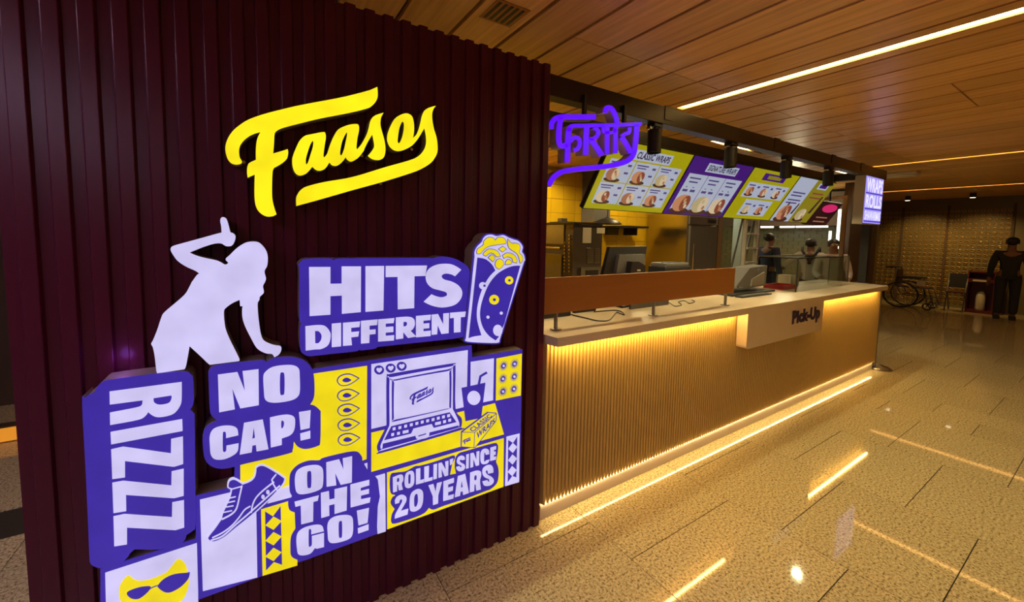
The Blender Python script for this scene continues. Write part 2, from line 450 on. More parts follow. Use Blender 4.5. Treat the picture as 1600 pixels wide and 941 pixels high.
# ================================================================== SIGNS ON THE PARTITION
def wallP(Y): return lambda u, v, d: Vector((u, Y-d, v))
def unw(l, Y): return [(q.x, q.z) for q in (on_y(x, y, Y) for x, y in l)]
def can(parent, outline, Y, depth, m=CAN, name='case'):
    return prism(name, [unw(outline, Y)], wallP(Y), -depth, -.003, m, parent)
LV = .0016
class Sheet:
    """layers of acrylic on a sign face; outlines in photo pixels"""
    def __init__(s, root, Y): s.root, s.Y = root, Y
    def add(s, name, loops, m, lvl, parent=None):
        return prism(name, [unw(l, s.Y) for l in loops], wallP(s.Y), -.0025, LV*lvl, m, parent or s.root)
FY = 1.552; DEP = WY-FY-.001
V_A = (345, 130, 8)
F_ = "1955,48c 1960,110 1958,180 1930,240 1880,290 1820,318 1600,372 1240,442 1000,500 800,552 730,578 690,605 672,640 665,760 655,880c 760,850 835,825c 842,860 838,905 825,945 780,990 720,1030 668,1058c 648,1110 640,1300 645,1450 670,1560 697,1640c 660,1660 600,1670 540,1655 480,1610 440,1540 422,1440 420,1300 424,1142c 335,1182c 328,1120 332,1050 355,1000 440,958c 437,900 440,800 450,720 470,660 497,612c 440,625 360,660 290,715 245,775 228,840 235,920 255,960 265,985 245,1010 190,1018 130,1000 85,945 60,860 60,780 90,690 150,600 230,530 340,460 500,400 700,345 1000,275 1400,200 1600,158 1840,95 1900,72"
AAS = "1050,660 1130,640 1280,612 1308,635 1312,690 1298,780 1283,900 1292,930c 1330,880 1360,790 1400,690 1450,600 1500,560 1600,522 1700,512 1725,540 1725,600 1705,700 1695,800 1702,830c 1760,760 1820,650 1850,560 1865,490 1895,430 1950,395 2035,370c 2005,425 1995,480 1997,540 2015,610 2040,700 2057,800 2053,880 2030,935 1980,960 1910,955 1862,930 1840,908c 1880,860 1912,810 1918,770 1910,720 1895,640c 1840,730 1800,810 1780,855 1720,930 1660,970 1620,980 1580,955 1562,925c 1530,970 1490,1010 1440,1035 1390,1025 1358,990c 1320,1050 1290,1078 1240,1095 1190,1085 1145,1045c 1100,1100 1050,1140 980,1155 930,1120 900,1050 893,960 905,900 940,810 985,720"
HA1 = "1145,725 1157,740 1150,800 1120,900 1090,990 1067,1015 1062,960 1075,900 1110,790"
HA2 = "1570,620 1580,640 1565,720 1540,830 1510,900 1492,890 1495,830 1520,720"
OS = "2080,690 2090,620 2130,520 2180,440 2250,395 2320,378 2380,405 2405,460 2415,550 2410,640 2398,686c 2440,650 2470,590 2495,500 2515,410 2550,340 2610,305 2687,284c 2655,330 2640,390 2645,480 2665,580 2695,680 2708,790 2703,870 2670,940 2620,1000 2520,1065 2390,1120 2040,1230 1640,1340 1240,1455 945,1536c 943,1440 960,1390 1000,1335 1080,1290 1300,1235 1640,1175 2040,1055 2340,970 2460,920 2530,850 2565,765 2565,660 2545,560c 2510,620 2460,700 2390,780 2300,830 2220,850 2160,835 2110,790 2085,730"
HO = "2275,480 2290,510 2288,580 2270,670 2240,740 2220,750 2210,730 2215,660 2230,570 2255,500"
SY = 1.556
script_parts = [[F_], [AAS, HA1, HA2], [OS, HO]]
t = thing('script_sign', 'large yellow lit script sign high on the burgundy slats', 'sign', on_y(520, 235, WY))
for ls in script_parts:
    L = [smooth(px(V_A, s)) for s in ls]
    prism('letter_return', [unw(l, SY) for l in L], wallP(SY), -.055, -.002, CAN, t)
    prism('letter_face', [unw(l, SY) for l in L], wallP(SY), -.003, .002, SYELLOW, t)
for q in ((380, 250), (420, 300), (500, 250), (570, 240), (650, 230), (600, 285), (520, 155)):
    a = on_y(q[0], q[1], SY); cyl('standoff', (a.x, SY+.05, a.z), (a.x, WY+.001, a.z), .006, CHROME, t, 8)

# dancer silhouette
D1, D2 = (230, 335, 8), (230, 440, 6.273)
dn = px(D1, "945,35 985,50 1010,110 1030,190 1040,225c 1080,240 1103,275 1095,330 1060,390 1000,400 960,385 935,368 890,362 820,372 700,410 600,450 530,478c 600,510 700,540 860,575 920,600 970,628 1000,620 1012,602c 985,575 985,550 1030,510 1090,450 1150,400 1230,355 1310,340 1390,350 1450,400 1490,460 1508,540 1500,640 1470,700 1470,740 1485,800 1475,840 1452,880")
dn += px(D2, "1155,5 1135,45 1143,90 1140,115 1105,150 1100,180 1083,215 1088,330 1100,430 1115,520 1140,575 1190,605 1250,625 1300,632 1315,650 1310,685 1285,720 1245,742c 1225,712 1170,705 1110,680 1065,640 1020,560 960,440 935,360 930,290 935,240c 912,240 908,200 905,180c 830,215 765,265 752,300 755,380 770,470 810,570 860,670 903,760 900,780c 620,815c 600,805 500,710 415,633c 400,720 375,845 350,862c 100,898c 90,870 75,740 58,650 40,610 60,570 100,470 140,350 170,300 270,215 370,125 415,50 440,0")
dn += px(D1, "570,830 620,760 650,740c 600,705 480,650 380,580 320,500 295,450 300,415 340,390 500,345 700,290 880,240 930,228c 925,150 913,90 920,50")
o = smooth(dn)
t = thing('silhouette_lightbox', 'white lit dancer silhouette with one arm raised', 'sign', on_y(330, 580, WY))
can(t, o, FY, DEP); Sheet(t, FY).add('face', [o], WHITE, 1)

def letters(sh, view, lst, m=WHITE, lvl=2, parent=None):
    for ent in lst:
        s, holes = (ent, ()) if isinstance(ent, str) else (ent[0], ent[1:])
        f = lambda q: smooth(px(view, q)) if not q.startswith('#') else corners(px(view, q[1:]))
        sh.add('letter', [f(s)] + [f(h) for h in holes], m, lvl, parent)

# HITS DIFFERENT
V_H = (460, 390, 5.704)
o = smooth(px(V_H, "35,140 60,105 110,82 330,80 365,96c 400,80 1180,75 1220,87c 1280,65 1360,65 1450,90 1530,140 1555,172 1564,200c 1506,770c 1500,780 1420,795c 1330,805 740,868c 710,885 600,898 575,893c 540,908 330,930c 200,945 130,950 80,930 52,880 50,690 78,655c 45,610 45,200"))
t = thing('slogan_lightbox', 'purple lit box reading HITS DIFFERENT in white letters', 'sign', on_y(600, 550, WY))
can(t, o, FY, DEP); sh = Sheet(t, FY); sh.add('face', [o], PURPLE, 1)
letters(sh, V_H, ["#130,155 320,155 320,305 420,303 420,150 592,150 590,557 422,573 422,410 320,415 320,580 135,593", "#632,148 798,146 792,543 632,555",
 "#812,146 1180,142 1165,235 1068,238 1065,522 920,533 918,244 812,246",
 "1485,180c 1430,238c 1390,220 1340,215 1310,235 1330,265 1400,285 1460,320 1492,370 1485,430 1440,485 1370,510 1290,515 1210,495 1150,465c 1220,398c 1260,415 1310,425 1355,410 1350,382 1300,365 1230,345 1185,305 1168,250 1180,195 1220,155 1290,130 1380,128 1440,150",
 ("97,683c 200,672 270,680 315,730 322,780 300,850 240,885 180,890 100,900c", "183,725c 215,728 240,760 238,800 215,832 185,835c"),
 "#332,660 415,652 415,862 332,870", "#432,652 585,640 578,690 505,697 505,735 575,728 568,775 505,782 512,852 432,858",
 "#592,635 740,622 735,672 668,678 668,715 722,710 722,752 668,757 666,832 592,838",
 "#745,622 890,610 882,655 812,660 812,690 880,685 880,735 812,740 812,768 888,762 885,810 745,820",
 ("903,605c 1010,598 1060,615 1072,660 1060,700 1035,725c 1085,775c 1010,788c 968,735c 968,792c 903,800c", "970,645c 995,645 1003,662 992,682 970,685c"),
 "#1082,592 1215,580 1210,628 1148,634 1148,660 1200,655 1200,700 1148,705 1148,728 1213,722 1212,770 1082,782",
 "#1222,580 1278,574 1325,668 1325,570 1375,565 1372,745 1308,752 1275,672 1270,755 1222,760",
 "#1385,563 1525,552 1518,600 1480,603 1478,735 1420,740 1420,608 1385,612"])

# rolled wrap
V_W = (715, 355, 4.95); WRY = 1.545
wo = smooth(px(V_W, "62,860c 75,885 296,895 322,872c 500,300 517,260 510,215 495,190 500,150 470,110 430,95 390,80 350,62 300,70 260,58 220,65 195,90 185,115 150,150 130,190 130,225c"))
t = thing('wrap_lightbox', 'lit sign shaped like a purple rolled wrap with yellow filling', 'sign', on_y(770, 530, WY))
big = offset(wo, 2.2); can(t, big, WRY, WY-WRY-.001); sh = Sheet(t, WRY)
sh.add('face', [big], PURPLE, 1); sh.add('outline', [wo], WHITE, 2)
def wadd(name, s, m, lvl, sm=True): return sh.add(name, [smooth(px(V_W, s)) if isinstance(s, str) else conv(V_W, s)], m, lvl)
wadd('wrapper_panel', "150,235c 210,247 260,287 288,335c 240,385 190,470 160,560 145,650 150,730 180,835c 120,845 82,857c", PURPLE, 3)
wadd('spot', ell(190, 452, 28), WHITE, 4); wadd('spot', ell(202, 452, 9), PURPLE, 5)
wadd('wrapper_panel', "480,298c 430,300 370,320 300,365 240,440 200,530 175,620 172,700 195,780 240,840 290,875c 312,850c 358,745c", PURPLE, 3)
wadd('spot', ell(306, 797, 36, 44), WHITE, 4)
for cx, cy, r in ((394, 411, 32), (278, 560, 38)):
    wadd('spot', ell(cx, cy, r), YELLOW, 4); wadd('spot', ell(cx, cy, r*.3), PURPLE, 5)
for cx, cy in ((230, 695), (333, 664)): wadd('spot', ell(cx, cy, 12), WHITE, 4)
for s in ("145,195 152,170 180,150 197,135 200,110 230,82 270,85 287,102 310,80 350,85 370,115 358,128 300,135 230,150 190,180 172,202 150,205",
          "385,95c 410,125 440,125 470,135 478,165 468,195 495,225 495,260 480,275 472,240 455,205 420,180 395,160 385,130",
          "195,210 215,185 245,170 300,185 325,225c 295,228c 275,205 245,200 215,222c", "235,235c 262,215 282,240 268,265c",
          "315,170c 345,150c 370,170c 342,190c", "345,220c 380,200 430,215 452,250 450,275c 425,270c 415,240 380,228 355,240c",
          "370,265c 390,250 412,270 405,285c 365,288c", "288,285 300,255 325,247 346,265 346,295 318,322 296,310"):
    l = smooth(px(V_W, s)); sh.add('filling_outline', [offset(l, .9)], PURPLE, 3); sh.add('filling', [l], YELLOW, 4)

# RIZZ
R1, R2 = (120, 565, 5.23), (120, 735, 4.955)
o = smooth(px(R1, "45,340 65,300 105,270 150,246c 165,210 205,170 270,150 640,100 840,83 900,85 935,110 950,150 955,330 925,395c 955,425 962,480") + px(R2, "917,100 918,420 900,465 850,500c 835,540 790,575 640,610 450,610c 415,640 395,670 340,720 260,745 190,758c 140,745 105,715 98,640 75,100"))
t = thing('slogan_lightbox', 'upright purple lit box reading RIZZ sideways', 'sign', on_y(220, 870, WY))
RY = 1.548
can(t, o, RY, WY-RY-.001); sh = Sheet(t, RY); sh.add('face', [o], PURPLE, 1)
letters(sh, R1, [("270,243c 858,165c 858,290 850,350 815,405 770,435 690,452 640,448 600,425 587,410c 560,445 500,475 275,517c 273,415c 480,375 530,355 540,315c 272,350c", "628,298c 775,275c 775,300 755,335 700,350 660,348 632,330"), "#278,573 862,468 866,565 283,675"])
sh.add('letter', [corners(px(R1, "283,715 380,693 770,748 772,630 868,610 870,835 795,858 395,810") + px(R2, "375,52 277,65"))], WHITE, 2)
letters(sh, R2, ["#277,93 360,78 733,115 735,5 828,-15 828,195 755,213 382,187 384,313 286,328", "#286,353 370,335 738,360 740,245 830,228 832,440 765,460 390,440 390,570 292,585"])

lamp('sign_backlight', 'POINT', (-.36, 1.60, 1.20), .12, (.35, .12, 1), .02)
# ---- the big graphic lightbox
BYF = 1.556
V_N, V_B4, V_B5, V_L6, V_L7, V_B8, V_C = (310, 550, 4.955), (300, 710, 4.375), (400, 690, 4.481), (480, 540, 5.881), (570, 530, 4.95), (680, 530, 4.95), (590, 670, 5.533)
V_K = (600, 570, 7.842)
bubble = smooth(px(V_N, "80,150 105,120 160,100 480,65 520,80c 580,50 660,38 760,45 830,75 875,125 895,200 895,340 865,405c 900,415 940,450 945,480 942,690 920,725 830,748 770,730 738,690c 728,755 690,785 360,862 280,885 180,900 100,880 50,820 35,700 40,620 70,570 150,530c 105,490 90,440 82,250"))
board = [(157, 889), (306, 842), (306, 775), (365, 761), (367, 725), (420, 650), (470, 600), (488, 577), (736.6, 539.5), (737.6, 558.5), (816, 546), (812, 751), (604.5, 827), (345.7, 923.7), (157, 994)]
t = thing('graphic_lightbox', 'wide lit collage panel in purple, yellow and white low on the slats', 'sign', on_y(500, 880, WY))
can(t, board, BYF, WY-BYF-.001)
sh = Sheet(t, BYF); sh.add('face', [board], PURPLE, 1)
def L_(v, s): return smooth(px(v, s))
def K_(v, s): return corners(px(v, s))
# cells
sh.add('yellow_cell', [[(488, 584), (573.3, 571.5), (572.5, 717), (455, 760), (375.5, 775), (375.5, 722), (430, 690)]], YELLOW, 2)
sh.add('white_cell', [K_(V_B4, "55,308 340,240 438,300 447,838 75,932")], WHITE, 2)
sh.add('yellow_cell', [K_(V_B4, "472,375 655,320 720,320 720,757 482,828")], YELLOW, 2)
sh.add('white_cell', [K_(V_B4, "515,335 560,255 650,210 672,205 690,288")], WHITE, 2)
sh.add('white_cell', [[(580, 569), (730.5, 547), (728.5, 635), (580, 670)]], WHITE, 2)
sh.add('white_cell', [K_(V_B8, "273,175 452,148 445,472 270,508")], WHITE, 2)
fl = sh.add('yellow_cell', [K_(V_B8, "472,150 668,112 660,435 467,475")], YELLOW, 2)
sh.add('yellow_cell', [[(580, 676), (713, 645), (773, 630), (787, 678.5), (580, 737)]], YELLOW, 2)
sh.add('yellow_cell', [K_(V_C, "80,378 1088,80 1085,500 82,868")], YELLOW, 2)
dc = sh.add('white_cell', [K_(V_C, "1112,68 1225,40 1220,460 1100,495")], WHITE, 2)
cc = sh.add('white_cell', [K_(R2, "222,790 930,560 940,941 940,1085 235,1330")], WHITE, 2)
# no cap bubble
nb = prism('bubble', [unw(bubble, BYF)], wallP(BYF), -DEP+.004, LV*3, [PURPLE], t)
prism('bubble_case', [unw(offset(bubble, .5), BYF)], wallP(BYF), -(WY-BYF-.001), -.002, CAN, t)
letters(sh, V_N, ["#152,172 302,152 360,298 342,145 465,130 468,408 325,433 263,280 283,440 162,463",
 ("502,190 520,150 570,115 650,100 730,100 775,125 783,180 785,290 770,340 720,370 620,388 550,385 515,360 507,300", "632,175 648,155 665,175 665,310 650,330 632,315"),
 "310,640c 215,662c 213,620 200,612 190,630 190,750 200,770 215,760 218,720c 312,702c 305,760 270,795 200,825 130,825 98,790 90,720 90,640 120,590 190,567 260,568 300,590",
 ("#353,545 498,518 542,748 450,765 445,715 418,720 413,772 320,790", "#428,580 438,660 418,668"),
 ("553,503c 640,485 700,482 740,500 748,540 740,600 710,640 645,665c 645,715c 560,735c", "642,530 658,532 662,555 655,580 642,585"),
 "#777,462 868,447 860,585 790,600", "#787,627 865,605 865,665 790,682"], WHITE, 4, nb)
# five eye drops
for k, cy in enumerate((312, 452, 588, 724, 858)):
    dy = cy-312; dx = k*2
    sft = lambda s: [(x+dx, y+dy, c) for x, y, c in parse(s)]
    cv = lambda p: [(V_L6[0]+x/V_L6[2], V_L6[1]+y/V_L6[2], c) for x, y, c in p]
    out = smooth(cv(sft("270,320 285,285 330,260 390,255 440,275 480,297c 430,335 370,365 310,368 280,345")))
    e = sh.add('drop', [out], PURPLE, 3)
    sh.add('drop_ring', [offset(out, -1.7)], YELLOW, 4, e)
    sh.add('drop_centre', [smooth(cv(sft("320,318 340,295 370,292 405,312c 380,328 345,332")))], PURPLE, 5, e)
# diamonds
def diamonds(view, rect, tri, cells, hw, hh, sk, m, parent):
    c = sh.add('pattern_strip', [K_(view, rect)], PURPLE, 3, parent)
    for s in tri: sh.add('triangle', [K_(view, s)], m, 4, c)
    for cx, cy in cells: sh.add('diamond', [conv(view, [(cx, cy-hh), (cx+hw, cy-sk), (cx, cy+hh), (cx-hw, cy+sk)])], m, 4, c)
diamonds(V_B5, "63,482 172,445 182,858 70,898", ("63,482 172,445 118,517", "70,898 125,838 182,858"), ((122, 566), (122, 674), (122, 784)), 56, 46, 15, YELLOW, t)
diamonds(V_C, "1125,95 1203,60 1195,418 1122,458", ("1125,95 1203,60 1165,118", "1122,458 1160,405 1195,418"), ((1163, 162), (1161, 262), (1158, 362)), 38, 44, 9, WHITE, dc)
# on the go
ob = sh.add('bubble', [L_(V_B5, "235,240 255,195 300,155 370,130 440,128 480,108 680,65 735,95 742,130c 790,215c 830,240 850,262 865,380 850,450 848,590 848,640c 560,745c 320,832c 250,800 240,740 245,660 275,605c 270,490c 232,470 225,410 250,380 235,340")], PURPLE, 4)
sh.add('white_cell', [K_(V_B5, "740,160 778,148 778,232 742,242")], WHITE, 3)
sh.add('white_cell', [K_(V_B5, "835,242 900,222 905,622 848,640 845,590 850,450 865,380 850,260")], WHITE, 5)
letters(sh, V_B5, [("272,240 290,195 340,168 410,158 450,168 468,200 467,290 450,325 390,350 320,362 285,350 273,310", "357,215 370,200 385,212 385,305 372,320 358,308"),
 "#490,140 580,118 610,190 605,112 670,97 668,280 590,297 552,215 560,300 492,310", "#268,415 438,370 430,408 400,415 398,552 315,572 312,440 275,450",
 "#452,353 508,340 512,400 548,392 548,328 635,308 632,475 548,500 548,430 510,440 512,512 455,528",
 "#658,295 790,262 790,300 730,318 730,340 788,325 788,358 732,372 732,398 798,385 793,420 660,455",
 "282,665 300,620 350,590 420,575 460,583 474,620c 385,642c 385,612 377,605 368,615 368,720 378,728 389,715 389,654c 474,632c 474,730c 425,742c 410,738c 380,775 330,788 295,780 285,740",
 ("498,580 515,540 560,515 630,507 668,520 677,560 675,630 655,670 590,695 530,703 505,685 500,640", "577,565 590,548 600,560 600,655 588,668 578,655"),
 "#703,478 788,458 778,562 715,580", "#710,600 785,572 785,612 712,637"], WHITE, 5, ob)
# rollin' since 20 years
rb = sh.add('bubble', [L_(V_C, "108,400 160,375 240,365 320,322 370,315 480,285 600,245 655,228 665,250 642,300 622,395c 675,385c 663,330c 668,255 700,210 760,190 990,125 1030,130 1037,170 1020,285c 1038,330 1042,400 1025,470 970,520 930,535 760,600 570,662 480,695 440,680c 400,725 310,765 150,815 115,800 120,740 145,690c 110,640 125,590 150,570 108,545")], PURPLE, 3)
letters(sh, V_C, [("128,415c 190,392 215,400 218,440 205,470 215,520c 180,528c 172,478c 165,480c 165,535c 130,545c", "165,425 182,422 182,450 165,455"),
 ("230,440 240,385 270,362 300,362 312,390 312,460 295,492 265,508 238,500 230,470", "262,400 272,388 282,398 280,460 270,472 262,462"),
 "#328,345 365,335 365,440 398,430 395,460 328,478", "#400,325 440,315 437,422 472,412 470,440 400,458", "#480,305 510,297 508,425 478,435",
 "#522,295 550,287 585,350 580,280 608,272 605,398 575,407 548,340 552,412 522,420", "#620,262 650,252 640,300 622,312",
 "750,262c 725,268c 712,262 705,275 720,290 745,305 752,330 735,355 700,363 678,345 676,325c 705,318c 712,330 722,325 715,312 690,300 680,280 690,245 720,228 745,238",
 "#762,220 785,213 783,335 760,342", "#797,210 825,203 850,265 850,195 875,188 872,310 845,318 822,255 822,325 797,333",
 "960,215c 930,222c 925,205 917,210 915,270 922,282 932,270c 962,262c 950,290 920,302 895,298 885,270 885,210 900,178 930,168 955,180",
 "#970,160 1020,145 1018,175 1000,180 1000,195 1015,192 1015,220 1000,223 998,240 1020,235 1018,262 968,275",
 "145,615c 165,582 205,565 240,580 245,615 225,655 195,705c 262,685c 255,735c 145,772c 150,735 185,670 208,625 205,605 190,610 182,635c 148,645c",
 ("275,600 290,550 330,520 365,518 388,545 388,620 370,675 330,705 295,710 275,690", "312,590 325,560 342,565 345,625 332,665 318,668 312,650"),
 "#435,485 478,472 497,540 510,465 552,455 520,570 518,640 475,655 473,580", "#565,450 655,420 655,460 605,477 605,505 648,492 645,530 605,543 605,575 655,560 650,598 563,620",
 ("#690,405 752,385 785,550 735,568 730,535 712,540 708,575 662,588", "#722,440 732,500 715,505"),
 ("795,375c 850,358 885,365 890,400 880,445 888,520c 848,530c 842,475c 832,478c 830,535c 792,545c", "832,405 850,400 850,435 832,440"),
 "995,375c 950,385c 945,360 935,355 930,372 950,395 985,415 1000,445 985,475 950,490 915,485 900,450c 945,440c 952,455 960,448 955,430 920,415 902,385 905,340 940,312 975,310 993,335"], WHITE, 4, rb)
# sneaker
so = L_(V_B4, "445,85 490,75 580,125 630,160c 620,190 580,240 500,320 400,410 300,490 220,555 150,585 115,570 120,550 160,500 205,435c 215,395 240,340 262,290 275,230 252,215 258,180 290,168 330,190 345,202c 400,180 430,150 440,110")
sk = sh.add('sneaker_outline', [offset(so, 2.4)], WHITE, 4); sh.add('sneaker', [so], PURPLE, 5, sk)
def stroke(view, s, wpx, m, lvl, parent, name='line', closed=False):
    return sh.add(name, [strip(smooth(px(view, s), 4, False), wpx)], m, lvl, parent)
for s, wd in (("130,578 210,548 300,470 400,385 500,295 600,205", 2.2), ("400,345 360,370 320,425 270,480 210,525 140,560", 2.0), ("405,390 415,335 440,285 490,235 560,180", 2.2), ("545,165 560,205 585,240", 2.2), ("575,128 545,165", 2),
              ("342,205 325,280 305,360 270,400 205,435", 2.4), ("250,292 300,280", 1.7), ("240,322 295,310", 1.7), ("228,352 285,342", 1.7), ("215,388 275,375", 1.7), ("262,232 335,212", 1.7)):
    stroke(V_B4, s, wd, WHITE, 6, sk)
for cx, cy in ((485, 282), (518, 250)): sh.add('eyelet', [conv(V_B4, ell(cx, cy, 12, 15))], WHITE, 6, sk)
# laptop
lp = sh.add('laptop', [L_(V_L7, "165,660c 165,300 185,275 220,262 660,188 690,195 697,230 697,530 745,610 740,680 720,705 140,872 105,868 92,840 100,800 150,700")], PURPLE, 4)
sh.add('laptop_edge', [L_(V_L7, "188,640c 188,310 210,290 655,210 675,220 675,535c 722,635 720,675 690,692 150,850 125,850 118,830 125,800 186,665c")], WHITE, 5, lp)
sh.add('screen_bezel', [L_(V_L7, "205,635c 205,325 225,308 635,230 662,240 660,530c")], PURPLE, 6, lp)
scn = sh.add('screen', [L_(V_L7, "220,600 222,335 240,315 625,245 645,258 645,515 630,530 240,612")], WHITE, 7, lp)
sh.add('keyboard', [K_(V_L7, "200,668 650,560 702,636 145,775")], PURPLE, 6, lp)
sh.add('front_edge', [L_(V_L7, "135,802c 718,662c 716,672 690,687 150,838 133,836")], PURPLE, 6, lp)
sh.add('trackpad', [L_(V_L7, "370,685c 510,650c 530,690c 492,705c 480,750 400,765 385,735c 345,742c")], WHITE, 8, lp)
stroke(V_L7, "405,740 465,722", 1.4, PURPLE, 9, lp)
for cx, cy in ((115, 772), (185, 757), (255, 740), (325, 723), (392, 707), (458, 690), (524, 675), (590, 660), (654, 643), (717, 628), (780, 613), (97, 842), (168, 828), (730, 686), (793, 668), (255, 808), (650, 706)):
    wd = 35 if (cx, cy) in ((255, 808), (650, 706)) else 17
    sh.add('key', [conv(V_K, [(cx-wd, cy-16+wd*.22), (cx+wd, cy-16-wd*.22), (cx+wd, cy+18-wd*.22), (cx-wd, cy+18+wd*.22)])], WHITE, 7, lp)
def small_logo(dst, m, lvl, parent, which=script_parts):
    # dst maps three corners of the big script to the screen
    (a, b, c), s0 = dst, ((60, 820), (1955, 48), (600, 1670))
    A = Matrix(((s0[0][0], s0[1][0], s0[2][0]), (s0[0][1], s0[1][1], s0[2][1]), (1, 1, 1))); B = Matrix(((a[0], b[0], c[0]), (a[1], b[1], c[1]), (1, 1, 1)))
    T = B @ A.inverted()
    for ls in which:
        L = [[(T @ Vector((x, y, 1)))[:2] for x, y in smooth(parse(s), 2)] for s in ls]
        sh.add('script_mark', L, m, lvl, parent)
cvk = lambda x, y: (V_K[0]+x/V_K[2], V_K[1]+y/V_K[2])
small_logo((cvk(303, 395), cvk(525, 255), cvk(345, 478)), PURPLE, 8, scn)
for cx, cy in ((108, 236), (197, 222), (282, 208)):
    h = sh.add('heart_button', [conv(V_L7, ell(cx, cy, 38, 35))], PURPLE, 4)
    sh.add('heart', [L_(V_L7, ' '.join('%g,%g%s' % (cx+x, cy+y, c) for x, y, c in ((0, -12, 'c'), (10, -20, ''), (21, -12, ''), (18, 4, ''), (0, 20, 'c'), (-18, 6, ''), (-21, -9, ''), (-10, -18, ''))))], WHITE, 5, h)
# cup, wrap box, flowers
cup = sh.add('cup', [K_(V_B8, "200,375 382,335 350,605 230,630")], PURPLE, 5)
stroke(V_B8, "330,360 345,285c 395,255", 3.0, PURPLE, 5, cup, 'straw'); sh.add('cup_circle', [conv(V_B8, ell(292, 450, 50, 55))], WHITE, 6, cup)
bx_ = sh.add('wrap_box', [K_(V_B8, "198,712 400,562 465,568 462,625 300,832 195,825")], YELLOW, 6)
for s in ("198,712 400,562", "400,562 465,568", "465,568 297,715", "198,712 297,715", "297,715 292,832", "198,712 195,825", "195,825 300,832", "465,568 462,625", "462,625 300,832"):
    sh.add('line', [strip(K_(V_B8, s), .75)], PURPLE, 7, bx_)
def quadP(Y, q, lvl):
    q = [on_y(V_B8[0]+x/V_B8[2], V_B8[1]+y/V_B8[2], Y) for x, y in q]
    return lambda u, v, d: (q[0]*(1-u)*(1-v) + q[1]*u*(1-v) + q[2]*u*v + q[3]*(1-u)*v) - Vector((0, LV*lvl, 0))
lettering('print', 'CLASSIC', quadP(BYF, ((285, 712), (435, 590), (405, 572), (250, 690)), 7.2), PURPLE, bx_, .03)
lettering('print', 'WRAPS', quadP(BYF, ((312, 770), (452, 640), (452, 600), (312, 715)), 7.2), PURPLE, bx_, .03)
small_logo(((V_B8[0]+205/4.95, V_B8[1]+785/4.95), (V_B8[0]+262/4.95, V_B8[1]+752/4.95), (V_B8[0]+222/4.95, V_B8[1]+806/4.95)), PURPLE, 7.2, bx_, script_parts[:2])
for cx, cy in ((525, 205), (610, 190), (520, 305), (608, 288), (520, 403), (605, 383)):
    n = 18; st = []
    for i in range(n*2):
        a = math.pi*i/n; r = 40 if i % 2 == 0 else 15; st.append((cx+r*math.cos(a)*.96, cy+r*math.sin(a)*1.05-.12*r*math.cos(a)))
    e = sh.add('flower', [conv(V_B8, st)], PURPLE, 3, fl); sh.add('flower_centre', [conv(V_B8, ell(cx, cy, 9, 10, 10))], WHITE, 4, fl)
# cat with sunglasses
ct = sh.add('cat_head', [L_(R2, "330,925 350,860 400,808 440,835 490,850 560,840 640,810 700,780 740,730 790,680 840,720 860,790 870,860 850,940 800,1010 650,1060 450,1080 350,1010")], YELLOW, 3, cc)
sh.add('sunglass_lens', [L_(R2, "632,880 680,830 760,795 878,783c 865,830 810,890 740,930 690,935 640,905")], PURPLE, 4, cc)
sh.add('sunglass_lens', [L_(R2, "575,902 540,945 480,985 420,978 393,935 480,898 560,888")], PURPLE, 4, cc)
stroke(R2, "565,910 600,892 640,880", 1.2, PURPLE, 4, cc)

# ================================================================== COUNTER
CX0, CX1 = 1.327, 6.56
ctr = thing('service_counter', 'long counter front of narrow tan vertical ribs lit from above and below', 'counter', (3.9, 1.7, 0))
box('plinth', (CX0, 1.652, 0), (CX1-.02, 1.95, .088), PLINTH, ctr, .003)
box('carcass', (CX0, 1.662, .095), (CX1, 2.2, 1.018), RIB, ctr)
bm = bmesh.new(); n = int((CX1-CX0)/.0272); pf = []
for i in range(n):
    x = CX0+i*.0272; pf += [(x, 1.654), (x+.0045, 1.654), (x+.0065, 1.634), (x+.0225, 1.634), (x+.0245, 1.654)]
lo_ = [bm.verts.new((x, y, .098)) for x, y in pf]; hi_ = [bm.verts.new((x, y, 1.018)) for x, y in pf]
for i in range(len(pf)-1): bm.faces.new((lo_[i], lo_[i+1], hi_[i+1], hi_[i]))
b0 = [bm.verts.new((pf[0][0], 1.663, z)) for z in (.098, 1.018)]; b1 = [bm.verts.new((pf[-1][0], 1.663, z)) for z in (.098, 1.018)]
bm.faces.new((lo_[0], hi_[0], b0[1], b0[0])); bm.faces.new((lo_[-1], b1[0], b1[1], hi_[-1])); bm.faces.new(lo_ + [b1[0], b0[0]])
bmesh.ops.recalc_face_normals(bm, faces=bm.faces)
rb_ = obj('ribbed_panel', bm_mesh('ribbed_panel', bm), RIB, ctr); rb_['kind'] = 'stuff'
box('plinth_light', (CX0+.01, 1.6425, .092), (CX1-.05, 1.6515, .097), LEDB, ctr)
box('under_counter_light', (CX0+.03, 1.585, 1.008), (3.20, 1.597, 1.016), LEDU, ctr)
box('under_counter_light', (4.67, 1.585, 1.008), (6.38, 1.597, 1.016), LEDU, ctr)
top = thing('countertop', 'cream quartz countertop slab with an overhanging front edge', 'countertop', (3.9, 1.85, 1.02))
prism('slab', [[(1.335, 1.552), (6.43, 1.547), (6.47, 1.565), (6.53, 1.77), (6.53, 2.25), (1.322, 2.25), (1.322, 1.64)]], lambda u, v, d: Vector((u, v, d)), 1.0185, 1.067, QUARTZ, top)
